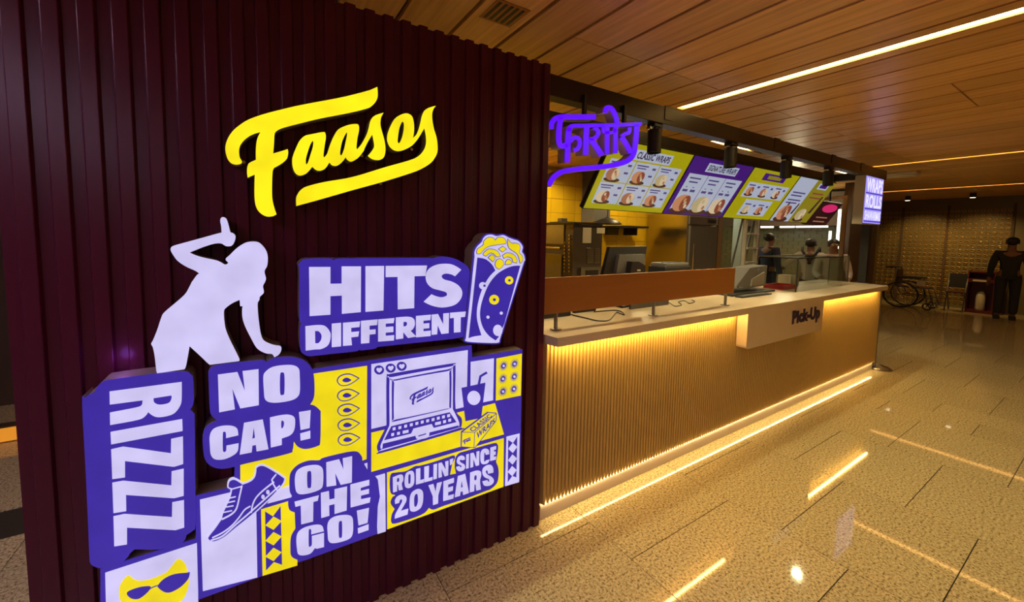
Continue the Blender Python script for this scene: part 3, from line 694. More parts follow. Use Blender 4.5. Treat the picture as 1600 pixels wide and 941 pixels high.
# pick-up apron
def rrect(x0, z0, x1, z1, r):
    out = []
    for cx, cz, a0 in ((x1-r, z0+r, -90), ):
        out += [(cx+r*math.cos(math.radians(a0+k*15)), cz+r*math.sin(math.radians(a0+k*15))) for k in range(7)]
    out += [(x1, z1), (x0, z1)]
    out += [(x0+r+r*math.cos(math.radians(180+k*15)), z0+r+r*math.sin(math.radians(180+k*15))) for k in range(7)]
    return out
ap = prism('apron', [rrect(3.245, .738, 4.635, 1.0195, .03)], wallP(1.552), -.075, 0.002, QUARTZ, top)
PURPD = mat('dark purple lettering', (.035, .012, .07, 1), .45)
pk = [on_y(x, y, 1.55) for x, y in ((1238.5, 506.5), (1281, 497.5), (1281, 480), (1238.5, 487.5))]
lettering('lettering', 'Pick-Up', lambda u, v, d: Vector((3.99+.57*u, 1.549-d, .825+.155*v)), PURPD, ap, .06, .0025)

# wooden screen standing on the counter
t = thing('screen_board', 'low orange wood board on three steel posts along the countertop', 'counter screen', (2.3, 1.69, 1.067))
box('board', (1.335, 1.675, 1.167), (3.26, 1.695, 1.368), PANEL, t, .002)
for x in (1.45, 2.31, 3.20):
    cyl('post', (x, 1.706, 1.072), (x, 1.706, 1.30), .011, STEEL, t, 14)
    cyl('post_foot', (x, 1.706, 1.067), (x, 1.706, 1.073), .032, STEEL, t, 18)
    box('clamp', (x-.014, 1.694, 1.20), (x+.014, 1.716, 1.23), STEEL, t)

# pole at the counter end
t = thing('end_post', 'thin steel post with a round floor foot at the counter end', 'post', (6.62, 1.62, 0))
cyl('post', (6.605, 1.655, .02), (6.605, 1.655, 1.03), .018, STEEL, t, 14)
lathe('foot', [(.12, 0), (.12, .012), (.10, .03), (.03, .045), (.02, .06)], STEEL, t, (6.655, 1.62, 0), 24)

# ================================================================== BEAMS, POSTS, SPOTS
BZ0, BZ1 = 2.355, 2.468
t = thing('front_beam', 'dark steel box beam running over the counter front', 'beam', (4, 1.76, BZ0))
box('tube', (1.20, 1.72, BZ0), (6.72, 1.80, BZ1), BEAM, t, .003)
for x in (2.4, 3.9, 5.1, 5.9): box('joint_plate', (x-.05, 1.716, BZ0+.03), (x+.05, 1.721, BZ1+.006), BEAM, t)
t = thing('rear_beam', 'black steel beam above the tilted menu screens', 'beam', (4.4, 2.26, 2.37))
box('tube', (1.35, 2.23, 2.375), (6.72, 2.31, 2.475), BLACK, t, .003)
t = thing('corner_post', 'dark steel post holding the beam at the far counter end', 'post', (6.63, 1.77, 0))
box('tube', (6.59, 1.80, 1.0665), (6.67, 1.88, BZ0+.05), BLACK, t, .003)
box('base_plate', (6.565, 1.78, 1.03), (6.70, 1.90, 1.0665), BLACK, t)
box('tube', (6.59, 1.80, 0), (6.67, 1.88, 1.031), BLACK, t)
t = thing('cross_beam', 'black beam joining the two beams at the far end', 'beam', (6.6, 2.0, 2.4))
box('tube', (6.60, 1.801, 2.38), (6.69, 2.229, 2.47), BLACK, t)
ords = ('black cylinder spotlight nearest the violet script sign', 'black cylinder spotlight in front of the purple menu screen', 'black cylinder spotlight in front of the second yellow menu screen', 'black cylinder spotlight nearest the lit hanging sign')
BULB = glow('spot lens', (1, .8, .5, 1), 6)
for x, lb in zip((2.31, 3.25, 4.19, 5.12), ords):
    t = thing('spotlight', lb, 'spotlight', (x, 1.76, BZ0), 'spotlights under the front beam')
    box('mount', (x-.045, 1.73, BZ0-.022), (x+.045, 1.79, BZ0), BLACK, t, .004)
    for s in (-1, 1): cyl('clip', (x+s*.055, 1.745, BZ0-.03), (x+s*.055, 1.775, BZ0-.03), .011, CHROME, t, 8)
    cyl('stem', (x, 1.76, 2.31), (x, 1.76, BZ0-.02), .008, BLACK, t, 8)
    bm = bmesh.new(); add_tube(bm, [(x, 1.76, z) for z in (2.318, 2.312, 2.165, 2.165, 2.185)], [.040, .045, .045, .037, .034], 24, False)
    c0 = [v for v in bm.verts if abs(v.co.z-2.318) < 1e-4]; bm.faces.new(c0)
    obj('can', bm_mesh('can', bm), BLACK, t)
    cyl('lens', (x, 1.76, 2.184), (x, 1.76, 2.189), .034, BULB, t, 20)
    lamp('spot_light', 'SPOT', (x, 1.76, 2.172), 145, (1, .87, .44), .03, spot_size=math.radians(150), spot_blend=.5)

# ---- hanging violet script sign
V_P = (850, 155, 6.4875); VY = 1.656
t = thing('violet_script_sign', 'violet lit outline script sign hanging under the front beam', 'sign', on_y(930, 220, VY))
for s, wd in (("72,300 80,240 120,195 190,178 300,180 525,178", 9.0), ("175,185 158,260 150,400 165,465 205,475 228,455", 9.2), ("262,290 248,350 242,450 236,640", 9.4),
              ("250,330 262,285 300,268 400,268 700,262 990,252", 6.6), ("265,430 305,390 350,402 362,455 335,508 298,518", 7.4), ("432,285 425,420 422,565", 9.6),
              ("505,285 545,320 540,370 500,402 465,408", 7.2), ("470,405 520,470 585,570", 9.6), ("640,280 640,420 640,560", 8.0), ("725,280 725,420 725,548", 8.0),
              ("742,255 728,180 690,105 655,85 628,100 622,138", 8.6), ("868,285 862,335 820,355 785,380", 7.0), ("785,385 830,450 880,545", 8.6), ("600,270 605,330 690,338 730,300", 5.4),
              ("940,262 930,420 910,545 870,608 790,648 640,680 400,702 200,732 100,790 48,875", 9.0)):
    l = strip(smooth(px(V_P, s), 4, False), wd*.86)
    prism('stroke_return', [unw(l, VY)], wallP(VY), -.060, -.002, CANP, t)
    prism('stroke_face', [unw(l, VY)], wallP(VY), -.003, .002, NEON, t)
for x in (1.62, 1.95):
    box('bracket', (x-.01, 1.70, 2.27), (x+.01, 1.7205, 2.40), BLACK, t)
lamp('violet_glow', 'POINT', (1.70, 1.52, 2.08), .5, (.35, .08, 1), .15)

# ---- lit box sign at the far end
t = thing('hanging_lightbox', 'white lit box sign reading WRAPS ROLLS SHAWARMAS at the far counter end', 'sign', (6.3, 1.75, 1.80))
SGW = glow('lit sign lavender', lin(160, 148, 240), 1.0); SGP = glow('lit sign lettering', lin(70, 52, 190), .9)
box('case', (5.98, 1.705, 1.795), (6.56, 1.80, 2.352), mat('beige sign case', (.42, .36, .26, 1), .4), t, .003)
box('face', (5.99, 1.699, 1.805), (6.55, 1.706, 2.342), SGW, t)
box('bracket', (6.2, 1.74, 2.35), (6.3, 1.79, BZ0+.002), BLACK, t)
SGL = glow('lit sign white print', lin(228, 224, 255), 1.1)
for s, z0, z1 in (('WRAPS', 2.165, 2.325), ('ROLLS', 1.985, 2.135), ('SHAWARMAS', 1.84, 1.95)):
    lettering('lettering', s, lambda u, v, d, z0=z0, z1=z1: Vector((6.01+.52*u, 1.6965-d, z0+(z1-z0)*v)), SGL, t, .03)
for z in (2.145, 1.965, 1.82): box('rule', (5.995, 1.696, z), (6.545, 1.699, z+.014), SGP, t)

# ================================================================== MENU SCREENS
vt, vb = Vector((0, 2.2, 2.361)), Vector((0, 2.515, 1.838))
vd = (vt-vb).normalized(); vn = Vector((1, 0, 0)).cross(vd); MH = (vt-vb).length; MW = 1.072
MY = glow('menu yellow', lin(168, 160, 14), .78, 0, .12); MP = glow('menu purple', lin(66, 22, 120), .78, 0, .12); MWH = glow('menu white', lin(176, 184, 205), .78, 0, .12)
MTX = glow('menu print', lin(70, 62, 110), 1.0, 0, .2); MDK = glow('menu title', lin(36, 20, 60), 1.0, 0, .2)
FB = [glow('menu food %d' % i, lin(*c), 1.0, .0, .2) for i, c in enumerate(((150, 95, 70), (175, 120, 85), (165, 150, 110), (190, 170, 140), (120, 60, 45), (60, 35, 30)))]
MDARK = glow('menu dark', lin(38, 14, 16), 1.0, 0, .12); MPINK = glow('menu pink', lin(200, 40, 100), 1.0, 0, .12); MOCH = glow('menu ochre', lin(140, 128, 30), .78, 0, .12)
def screenP(x0, o=vb, ux=Vector((1, 0, 0)), v_=vd, n_=vn): return lambda u, v, d: Vector((x0, 0, 0)) + o + ux*u + v_*v + n_*d
def rect(a, b, c, d): return [(a, b), (c, b), (c, d), (a, d)]
def sprite(P, t, cx, cy, s, rnd):
    prism('food_plate', [ell(cx, cy-s*.32, s*.62, s*.14, 12)], P, .001, .004, FB[5], t)
    prism('food_picture', [ell(cx-s*.08, cy, s*.5, s*.36, 14)], P, .001, .005, FB[rnd % 4], t)
    prism('food_filling', [ell(cx+s*.12, cy+.01*s, s*.27, s*.33, 12)], P, .001, .006, FB[4] if rnd % 2 else FB[3], t)
    for k in range(3): prism('food_filling', [ell(cx+s*(.02+.1*k), cy+s*(.14-.13*k), s*.08, s*.09, 8)], P, .001, .007, FB[(rnd+k) % 4], t)
def cell(P, t, a, b, c, d, rnd, food=True, cols=1):
    prism('menu_cell', [rect(a, b, c, d)], P, .001, .003, MWH, t)
    w_, h_ = c-a, d-b
    prism('print_lines', [rect(a+.06*w_, d-.16*h_, a+.55*w_, d-.10*h_)], P, .002, .0036, MTX, t)
    prism('print_lines', [rect(a+.10*w_, d-.27*h_, a+.48*w_, d-.22*h_)], P, .002, .0036, MTX, t)
    prism('print_lines', [rect(a+.75*w_, d-.26*h_, a+.90*w_, d-.16*h_)], P, .002, .0036, MTX, t)
    if food:
        prism('print_lines', [rect(a+.72*w_, d-.60*h_, a+.88*w_, d-.51*h_)], P, .002, .0036, MTX, t)
        sprite(P, t, a+.36*w_, b+.34*h_, min(w_*.62, h_*.8), rnd)
def screen(x0, label, bgm):
    t = thing('menu_screen', label, 'menu screen', (x0+MW/2, 2.36, 2.1), 'tilted menu screens above the counter')
    P = screenP(x0)
    prism('frame', [rect(.002, -.004, MW-.002, MH+.004)], P, -.045, -.002, BLACK, t)
    prism('display', [rect(.012, .004, MW-.012, MH-.006)], P, -.01, .0015, bgm, t)
    for u in (.2, .85): cyl('bracket', P(u, MH-.03, -.02), (x0+u, 2.27, 2.40), .012, BLACK, t, 8)
    return t, P
MX = [2.396, 3.470, 4.546, 5.622]
def sub(P, u0, u1, v0, v1, lift=.0042): return lambda u, v, d: P(u0+(u1-u0)*u, v0+(v1-v0)*v, lift)
t, P = screen(MX[0], 'tilted yellow menu screen titled CLASSIC WRAPS', MY)
prism('title_plate', [rect(.32, .475, .80, .565)], P, .001, .003, MWH, t); lettering('title', 'CLASSIC WRAPS', sub(P, .345, .775, .49, .55), MDK, t, .03)
for i in range(3):
    for j in range(2): cell(P, t, .07+i*.315, .06+(1-j)*.205, .07+i*.315+.30, .06+(1-j)*.205+.195, i+j*3)
t, P = screen(MX[1], 'tilted purple menu screen titled SIGNATURE WRAPS', MP)
prism('title_plate', [rect(.28, .475, .82, .565)], P, .001, .003, MWH, t); lettering('title', 'SIGNATURE WRAPS', sub(P, .305, .795, .49, .55), MDK, t, .03)
for i in range(3):
    a, c = .07+i*.315, .07+i*.315+.305
    prism('menu_cell', [rect(a, .05, c, .44)], P, .001, .003, MWH, t)
    for (q0, q1, q2, q3) in ((.04, .39, .22, .405), (.06, .35, .20, .365), (.05, .30, .08, .308), (.16, .30, .19, .308), (.03, .255, .11, .28), (.15, .255, .23, .28)):
        prism('print_lines', [rect(a+q0, q1, a+q2, q3)], P, .002, .0036, MTX, t)
    sprite(P, t, a+.15, .13, .26, i+1)
t, P = screen(MX[2], 'tilted yellow menu screen with a purple title plate and five dishes', MY)
prism('title_plate', [rect(.28, .49, .78, .57)], P, .001, .003, MP, t); prism('title', [rect(.38, .51, .68, .55)], P, .001, .0045, MOCH, t)
prism('menu_cell', [rect(.08, .275, 1.0, .45)], P, .001, .003, MWH, t); prism('menu_cell', [rect(.24, .05, .85, .25)], P, .001, .003, MWH, t)
for a, b in ((.10, .29), (.40, .29), (.70, .29), (.27, .065), (.57, .065)):
    prism('print_lines', [rect(a+.01, b+.12, a+.14, b+.135)], P, .002, .0036, MTX, t); prism('print_lines', [rect(a+.20, b+.10, a+.25, b+.125)], P, .002, .0036, MTX, t)
    sprite(P, t, a+.10, b+.06, .14, int(a*10))
t, P = screen(MX[3], 'tilted menu screen split into a white half and an ochre half', MOCH)
prism('menu_cell', [rect(.012, .004, .50, MH-.006)], P, .001, .003, MWH, t)
for k, v in enumerate((.40, .36, .30, .26)): prism('print_lines', [rect(.08, v, .42-.05*(k % 2), v+.018)], P, .002, .0036, MTX, t)
sprite(P, t, .24, .13, .30, 1); sprite(P, t, .72, .12, .24, 2)
for u in (.16, .42): prism('bottle_picture', [[(u-.02, .12), (u+.03, .12), (u+.05, .26), (u+.02, .28)]], P, .001, .005, FB[5], t)
prism('title_plate', [rect(.62, .49, .90, .57)], P, .001, .003, MWH, t); prism('title', [rect(.66, .51, .86, .55)], P, .001, .0045, MP, t)
for v in (.42, .36): prism('print_lines', [rect(.60, v, .92, v+.02)], P, .002, .0036, FB[4], t)
prism('bottle_picture', [[(.88, .15), (.95, .15), (.98, .40), (.94, .40)]], P, .001, .005, FB[5], t)
# neighbour's dark menu
t = thing('menu_screen', 'small dark menu screen with a pink oval beyond the others', 'menu screen', (7.6, 2.75, 1.9), 'tilted menu screens above the counter')
P = screenP(7.15, Vector((0, 2.72, 1.83)))
prism('frame', [rect(0, 0, .8, .40)], P, -.04, -.002, BLACK, t); prism('display', [rect(.01, .01, .79, .39)], P, -.01, .0015, MDARK, t)
prism('pink_oval', [ell(.46, .30, .26, .07)], P, .001, .003, MPINK, t)
for v in (.13, .06): prism('print_lines', [rect(.22, v, .62, v+.02)], P, .001, .003, FB[0], t)
cyl('bracket', P(.4, .36, -.02), (7.55, 2.55, H+.001), .012, BLACK, t, 8)

# ================================================================== KITCHEN
# oven
OX, OY = 3.62, 3.95
t = thing('deck_oven', 'tall dark stainless oven with papers taped to it, left of the yellow tiles', 'oven', (3.9, 4.35, 0))
box('body', (OX, OY, .08), (4.16, 4.72, 1.765), DSTEEL, t, .006)
box('lid', (OX-.03, OY-.05, 1.765), (4.19, 4.75, 1.785), BLACK, t)
for x in (OX+.05, 4.10):
    for y in (OY+.05, 4.65): cyl('leg', (x, y, 0), (x, y, .081), .02, STEEL, t, 10)
def oven_px(name, x0, y0, x1, y1, m, dep=.006):
    a, b = on_y(x0, y0, OY), on_y(x1, y1, OY)
    return box(name, (a.x, OY-dep, b.z), (b.x, OY+.001, a.z), m, t)
oven_px('paper', 910.5, 355.5, 923, 380, PAPER); oven_px('paper', 932.5, 356, 944.5, 365, PAPER); oven_px('top_trim', 905, 350.5, 938, 352.5, CHROME, .01)
for i in range(9):
    for x0, x1 in ((916.5, 927), (928.5, 937)): oven_px('vent_slat', x0, 388+i*2.7, x1, 389.6+i*2.7, STEEL, .008)
for x in (917.3, 921.2): oven_px('indicator', x-1, 387, x+1, 389, PAPER, .008)
oven_px('control_box', 904, 418, 938, 436, STEEL, .05); oven_px('control_panel', 911, 422, 930, 430, BLACK, .055)
for i in range(11):
    a = on_x(891, 368+i*5.6, OX); cyl('knob', (OX+.001, a.y, a.z), (OX-.02, a.y, a.z), .013, CHROME, t, 10)
    a = on_x(883.5, 379+i*5.6, OX)
    if i < 9: cyl('knob', (OX+.001, a.y, a.z), (OX-.02, a.y, a.z), .013, CHROME, t, 10)
a, b = on_x(853, 352, OX), on_x(882, 382, OX)
box('door', (OX-.02, b.y, b.z), (OX+.001, 4.70, a.z), STEEL, t, .004)
a, b = on_x(853, 396, OX), on_x(878, 440, OX)
box('door', (OX-.02, b.y, b.z-.2), (OX+.001, 4.70, a.z), STEEL, t, .004)
a = on_x(880, 388, OX); cyl('handle', (OX-.05, a.y, a.z), (OX-.05, 4.68, a.z), .016, CHROME, t, 12)
for y in (a.y+.04, 4.62): cyl('handle_stem', (OX-.05, y, a.z), (OX+.001, y, a.z), .009, CHROME, t, 8)
t = thing('steel_tray', 'small dark block lying on top of the tall oven', 'tray', (3.75, 4.3, 1.785))
box('base', (3.66, 4.15, 1.785), (3.95, 4.5, 1.797), BLACK, t); box('block', (3.70, 4.28, 1.797), (3.80, 4.38, 1.85), DSTEEL, t, .006)
# fridge
t = thing('upright_fridge', 'tall stainless fridge with a grey door behind the counter', 'fridge', (6.65, 4.4, 0))
box('body', (6.2, 4.0, .1), (7.08, 4.8, 2.02), mat('polished steel', (.50, .44, .36, 1), .2, 1), t, .008)
box('door', (6.24, 3.965, .2), (7.05, 4.001, 1.80), GREYP, t, .006)
box('vent_panel', (6.22, 3.97, 1.83), (7.06, 4.001, 1.99), STEEL, t, .004); box('trim', (6.24, 3.96, 1.955), (7.04, 3.972, 1.965), PAPER, t); box('badge', (6.75, 3.96, 1.86), (6.98, 3.972, 1.92), BLACK, t)
cyl('handle', (6.30, 3.93, .9), (6.30, 3.93, 1.5), .014, CHROME, t, 10)
for z in (.92, 1.48): cyl('handle_stem', (6.30, 3.93, z), (6.30, 3.968, z), .008, CHROME, t, 8)
for x in (6.26, 7.02):
    for y in (4.06, 4.74): cyl('foot', (x, y, 0), (x, y, .101), .022, BLACK, t, 10)
JAMB = wood('brown veneer', (.20, .10, .03, 1), (.26, .14, .045, 1), .45, 'Z', 8)
box('trim_4', (7.10, 3.98, 0), (7.24, 4.84, H), JAMB)['kind'] = 'structure'
# back bench below the tiles
t = thing('back_bench', 'stainless work bench along the yellow tile wall', 'work bench', (5.1, 4.5, 0))
box('worktop', (4.25, 4.12, .86), (6.15, 4.80, .90), STEEL, t, .004); box('shelf', (4.3, 4.2, .30), (6.1, 4.78, .32), STEEL, t)
for x in (4.32, 6.08):
    for y in (4.2, 4.74): cyl('leg', (x, y, 0), (x, y, .861), .022, STEEL, t, 10)
# wall shelf, hood and dome
t = thing('wall_shelf', 'black shelf bracketed to the yellow tile wall', 'shelf', (4.95, 4.7, 1.70))
a, b = on_y(964, 354, 4.5), on_y(1000, 357, 4.5)
box('board', (a.x, 4.40, b.z), (b.x+.1, BY-.012, b.z+.035), BLACK, t)
for x in (a.x+.08, b.x-.02): box('bracket', (x, 4.55, b.z-.12), (x+.02, BY-.012, b.z), BLACK, t)
t = thing('dome_lamp', 'black dome shaped warming lamp hanging behind the menu screens', 'lamp', (4.4, 4.2, 1.72))
a = on_y(949, 351, 4.2)
lathe('shade', [(.21, 0), (.205, .012), (.17, .05), (.10, .085), (.04, .10), (.02, .12)], BLACK, t, (a.x, 4.2, a.z), 24)
cyl('stem', (a.x, 4.2, a.z+.11), (a.x, 4.2, H), .008, BLACK, t, 8)
t = thing('extract_duct', 'grey square extract duct coming down behind the menus', 'duct', (4.4, 4.6, 1.9))
a, b = on_y(928, 346, 4.55), on_y(953, 346, 4.55)
box('duct', (a.x, 4.55, a.z), (b.x, BY-.014, H), GREYP, t, .004); box('rim', (a.x-.01, 4.54, a.z-.012), (b.x+.01, BY-.014, a.z), CHROME, t)
# lights of the kitchen; the third is added to brighten the oven front
for k, (x, y, e) in enumerate(((3.3, 4.45, 95), (5.2, 4.1, 55), (4.7, 3.1, 45))):
    t = thing('kitchen_downlight', ('recessed kitchen ceiling light above the tall oven', 'recessed kitchen ceiling light above the work bench', 'added kitchen ceiling light brightening the front of the tall oven')[k], 'ceiling light', (x, y, H), 'kitchen ceiling lights')
    bm = bmesh.new(); add_tube(bm, [(x, y, H-.012), (x, y, H)], .07, 20); obj('rim', bm_mesh('rim', bm), PAPER, t)
    cyl('lens', (x, y, H-.016), (x, y, H-.0119), .055, BULB, t, 20)
    lamp('kitchen_light', 'SPOT', (x, y, H-.03), e*1.25, (1, .78, .38), .06, spot_size=math.radians(165), spot_blend=.4)
# linear led lights of the stall
for k, (x0, x1, lb) in enumerate(((4.42, 5.2, 'white led tube on the ceiling behind the menu screens'), (7.86, 9.7, 'long white led tube on the ceiling beyond the stall'))):
    t = thing('led_tube', lb, 'ceiling light', (x0, 2.56, H), 'ceiling led tubes')
    box('housing', (x0, 2.5445, H+.0245), (x1, 2.5775, H+.0295), PAPER, t); box('tube', (x0+.01, 2.552, H+.017), (x1-.01, 2.570, H+.0246), LEDT, t)

q = on_z(14, 716, 0)  # made-up emissive panel stands in for orange light falling on the wall base
t = thing('wall_glow_standin', 'small glowing panel far left of the partition, standing in for orange light on a wall base', 'light', (q.x-.3, q.y+.3, 0))
box('housing', (q.x-.9, q.y+.31, 0), (q.x+.02, q.y+.40, .12), WALLB, t); box('panel', (q.x-.88, q.y+.30, .01), (q.x+.01, q.y+.312, .11), glow('painted orange glow', (1, .36, .03, 1), .7), t)
# ================================================================== ON THE COUNTER
CT = 1.0672
# monitor seen from behind
MYp = 2.06
t = thing('pos_monitor', 'black touch monitor seen from behind above the wood board', 'monitor', (2.6, 2.05, CT))
def mpoly(name, pts, d0, d1, m): return prism(name, [unw(pts, MYp)], wallP(MYp), d0, d1, m, t)
mpoly('bezel', [(953, 386), (1011, 385), (1004, 429), (942, 432)], -.03, 0, PLASTIC)
mpoly('back_panel', [(963, 398), (1003, 397), (1002, 426), (958, 427)], -.001, .03, GREYP)
mpoly('mount', [(975, 408), (986, 408), (996, 414), (996, 428), (972, 428)], .029, .075, PLASTIC); mpoly('badge', [(983, 420), (988, 420), (988, 422.5), (983, 422.5)], .074, .077, PAPER)
a = on_y(980, 428, MYp)
cyl('stand', (a.x, MYp-.04, CT+.01), (a.x, MYp-.04, a.z+.02), .03, PLASTIC, t, 14); box('foot', (a.x-.12, MYp-.07, CT), (a.x+.12, MYp+.14, CT+.015), PLASTIC, t, .005)
t = thing('receipt_printer', 'black receipt printer behind the right part of the wood board', 'printer', (3.0, 2.05, CT))
a, b = on_y(1040, 412, 2.06), on_y(1080, 411, 2.06)
box('body', (a.x, 2.06, CT), (b.x, 2.23, a.z-.03), PLASTIC, t, .01); box('cover', (a.x+.02, 2.07, a.z-.031), (b.x-.02, 2.22, a.z), GREYP, t, .008); box('slot', (a.x+.05, 2.12, a.z-.001), (b.x-.05, 2.14, a.z+.004), BLACK, t)
# register
RGY = 1.97
t = thing('cash_register', 'grey wedge shaped register terminal beside the glass case', 'register', (4.1, 2.0, CT))
prism('terminal', [unw([(1150, 448), (1172, 419), (1199, 415), (1196, 446), (1170, 450)], RGY)], wallP(RGY), -.16, 0, GREYP, t)
prism('side_panel', [unw([(1174, 436), (1193, 425), (1192, 444), (1172, 447)], RGY)], wallP(RGY), -.001, .012, mat('warm grey plastic', (.20, .17, .13, 1), .5), t)
a, b = on_z(1148, 457, CT), on_z(1200, 452, CT)
box('base', (3.72, RGY-.05, CT), (4.52, RGY+.2, CT+.02), PLASTIC, t, .006)
cyl('knob', *[on_y(1185, 423, RGY-.0) + Vector((0, d, 0)) for d in (-.012, .002)], .02, GREYP, t, 12)
t = thing('keypad', 'thin black keypad lying in front of the register', 'keypad', (4.0, 1.85, CT))
box('body', (3.72, 1.83, CT), (4.25, 1.90, CT+.012), PLASTIC, t, .004); box('keys', (3.76, 1.84, CT+.0118), (4.20, 1.89, CT+.016), GREYP, t)
# glass case
t = thing('glass_display_case', 'clear glass display case on the far end of the counter', 'display case', (5.2, 1.95, CT))
gx0, gx1, gy0, gy1, gz = 4.67, 5.83, 1.80, 2.16, 1.405
box('front_pane', (gx0+.007, gy0, CT), (gx1, gy0+.006, gz), GLASS, t); box('side_pane', (gx0, gy0+.007, CT), (gx0+.006, gy1, gz), GLASS, t)
box('side_pane', (gx1-.006, gy0+.007, CT), (gx1, gy1, gz), GLASS, t); box('top_pane', (gx0, gy0, gz+.0005), (gx1, gy1, gz+.0065), GLASS, t)
box('corner_strip', (gx0-.003, gy0-.003, CT), (gx0+.0065, gy0+.0065, gz+.007), PLASTIC, t); box('top_strip', (gx0, gy0-.004, gz+.007), (gx1, gy0+.004, gz+.012), DSTEEL, t); box('top_strip', (gx0-.004, gy0, gz+.007), (gx0+.004, gy1, gz+.012), DSTEEL, t)
box('back_strip', (gx0, gy1, gz-.01), (gx1, gy1+.01, gz+.012), DSTEEL, t)
t = thing('red_tray', 'red tray inside the glass display case', 'tray', (4.85, 2.0, CT))
box('base', (4.72, 1.93, CT), (5.02, 2.12, CT+.012), RED, t)
for lo, hi in (((4.72, 1.93), (4.73, 2.12)), ((5.01, 1.93), (5.02, 2.12)), ((4.73, 1.93), (5.01, 1.94)), ((4.73, 2.11), (5.01, 2.12))): box('rim', (*lo, CT+.012), (*hi, CT+.045), RED, t)
t = thing('carton', 'small beige carton standing in the glass display case', 'carton', (5.15, 2.05, CT))
box('body', (5.06, 2.0, CT), (5.24, 2.13, CT+.13), PAPER, t, .003); box('flap', (5.06, 2.0, CT+.13), (5.15, 2.13, CT+.135), PAPER, t)
t = thing('glass_screen', 'low clear glass screen at the very end of the counter', 'glass screen', (6.2, 1.95, CT))
box('pane', (5.90, 1.95, CT), (6.50, 1.956, 1.395), GLASS, t); box('edge', (5.90, 1.945, 1.395), (6.50, 1.961, 1.403), DSTEEL, t)
box('edge', (6.50, 1.945, CT), (6.508, 1.961, 1.403), DSTEEL, t)
# flat devices and cables under the board
def flat_box(name, label, cat, pts, h, m, m2):
    q = [on_z(x, y, CT) for x, y in pts]; x0, x1 = min(v.x for v in q), max(v.x for v in q); y0, y1 = min(v.y for v in q), max(v.y for v in q)
    t = thing(name, label, cat, ((x0+x1)/2, (y0+y1)/2, CT)); box('body', (x0, y0, CT), (x1, y1, CT+h), m, t, min(h*.2, .004)); box('top_panel', (x0+.01, y0+.01, CT+h), (x1-.01, y1-.01, CT+h+.003), m2, t)
flat_box('adapter', 'black power adapter beside the first steel post', 'adapter', ((848, 499), (886, 492)), .03, PLASTIC, GREYP)
flat_box('card_reader', 'small black card reader under the wood board', 'card reader', ((898, 490), (927, 485)), .025, PLASTIC, GREYP)
flat_box('cash_box', 'flat grey cash box under the middle of the wood board', 'cash box', ((985, 484), (1042, 476)), .05, GREYP, PLASTIC)
def cable(label, view, s, r=.0035):
    p = smooth(px(view, s), 6, False); q = [on_z(x, y, CT+r) for x, y in p]
    o = tube('cable', q, r, PLASTIC, None, 6); tag(o, label, 'cable', 'cables on the countertop')
cable('black cable looping across the countertop near the first post', (840, 440, 7.84), "330,380 450,415 600,450 720,478 830,483 890,465 930,420 970,378 1020,395 1062,408 1030,370 950,352 800,360 690,370", .004)
cable('tangled dark cable on the countertop near the second post', (840, 310, 4.09), "815,650 850,672 880,690 920,680 900,662 940,655 970,672 1005,660 985,648", .0035)

# ================================================================== BEYOND THE STALL
GW = mat('pale green wall', (.30, .33, .20, 1), .6); PALE = mat('pale wall', (.45, .50, .45, 1), .6)
o = box('wall_neighbour', (7.3, 6.2, 0), (12.0, 6.3, H), GW); tag(o, 'pale green wall behind the ladder', None, None, 'structure')
q = on_x(1152, 380, 8.4); o = box('wall_column', (8.4, q.y-.08, 0), (8.6, q.y+.10, H), PALE); tag(o, 'pale wall column behind the ladder', None, None, 'structure')
o = box('wall_end', (10.9, 2.86, 0), (11.0, 6.2, H), WALLG); tag(o, 'olive brick tile wall of the neighbouring shop', None, None, 'structure')
bm = bmesh.new()
for j in range(24):
    for i in range(14): add_box(bm, (10.885, 3.0+i*.22+(.11 if j % 2 else 0), .2+j*.085), (10.901, 3.0+i*.22+.212+(.11 if j % 2 else 0), .2+j*.085+.078))
e = obj('brick_tiles', bm_mesh('brick_tiles', bm), mat('olive glazed tile', (.20, .16, .07, 1), .35), o); e['kind'] = 'stuff'
o = box('wall_return', (9.45, 2.86, 0), (10.88, 2.98, H), WALLB); tag(o, 'brown wall return beside the neighbouring shop', None, None, 'structure')
t = thing('bulkhead', 'brown bulkhead over the neighbouring shop counter', 'bulkhead', (10.5, 4.2, 1.87))
box('box', (10.25, 3.02, 1.90), (10.84, 5.6, 2.60), WALLB, t)
for x0, x1 in ((1187, 1207), (1218, 1240), (1243, 1268), (1270, 1292)):
    a, b = on_x(x0, 355, 10.25), on_x(x1, 358, 10.25)
    box('led', (10.26, b.y, 1.865), (10.30, a.y, 1.899), glow('cool led', (1, .93, .75, 1), 5), t)
t = thing('doorway_frame', 'brown wood portal frame in front of the neighbouring shop', 'frame', (8.3, 3.2, 0))
a, b = on_x(1322, 312, 8.3), on_x(1186, 330, 8.3)
box('jamb', (8.28, a.y-.02, 0), (8.33, a.y+.03, 2.28), JAMB, t); box('jamb', (8.28, b.y-.03, 0), (8.33, b.y+.03, 2.28), JAMB, t); box('head', (8.28, a.y-.02, 2.28), (8.33, b.y+.03, 2.33), JAMB, t)
lights_bg = ((1312, 327, 389, 9.3, 'thin upright white light beside the brown door frame'), (1297, 361, 380, 10.2, 'short upright white light behind the three people'))
for x, y0, y1, X, lb in lights_bg:
    a, b = on_x(x, y0, X), on_x(x, y1, X); t = thing('upright_light', lb, 'light', (X, a.y, 0))
    box('tube', (X, a.y-.02, b.z), (X+.03, a.y+.02, a.z), glow('cool tube', (.95, .95, .8, 1), 2.5), t); cyl('stand', (X+.015, a.y, .02), (X+.015, a.y, b.z), .012, STEEL, t, 8); cyl('foot', (X+.015, a.y, 0), (X+.015, a.y, .02), .06, STEEL, t, 16)
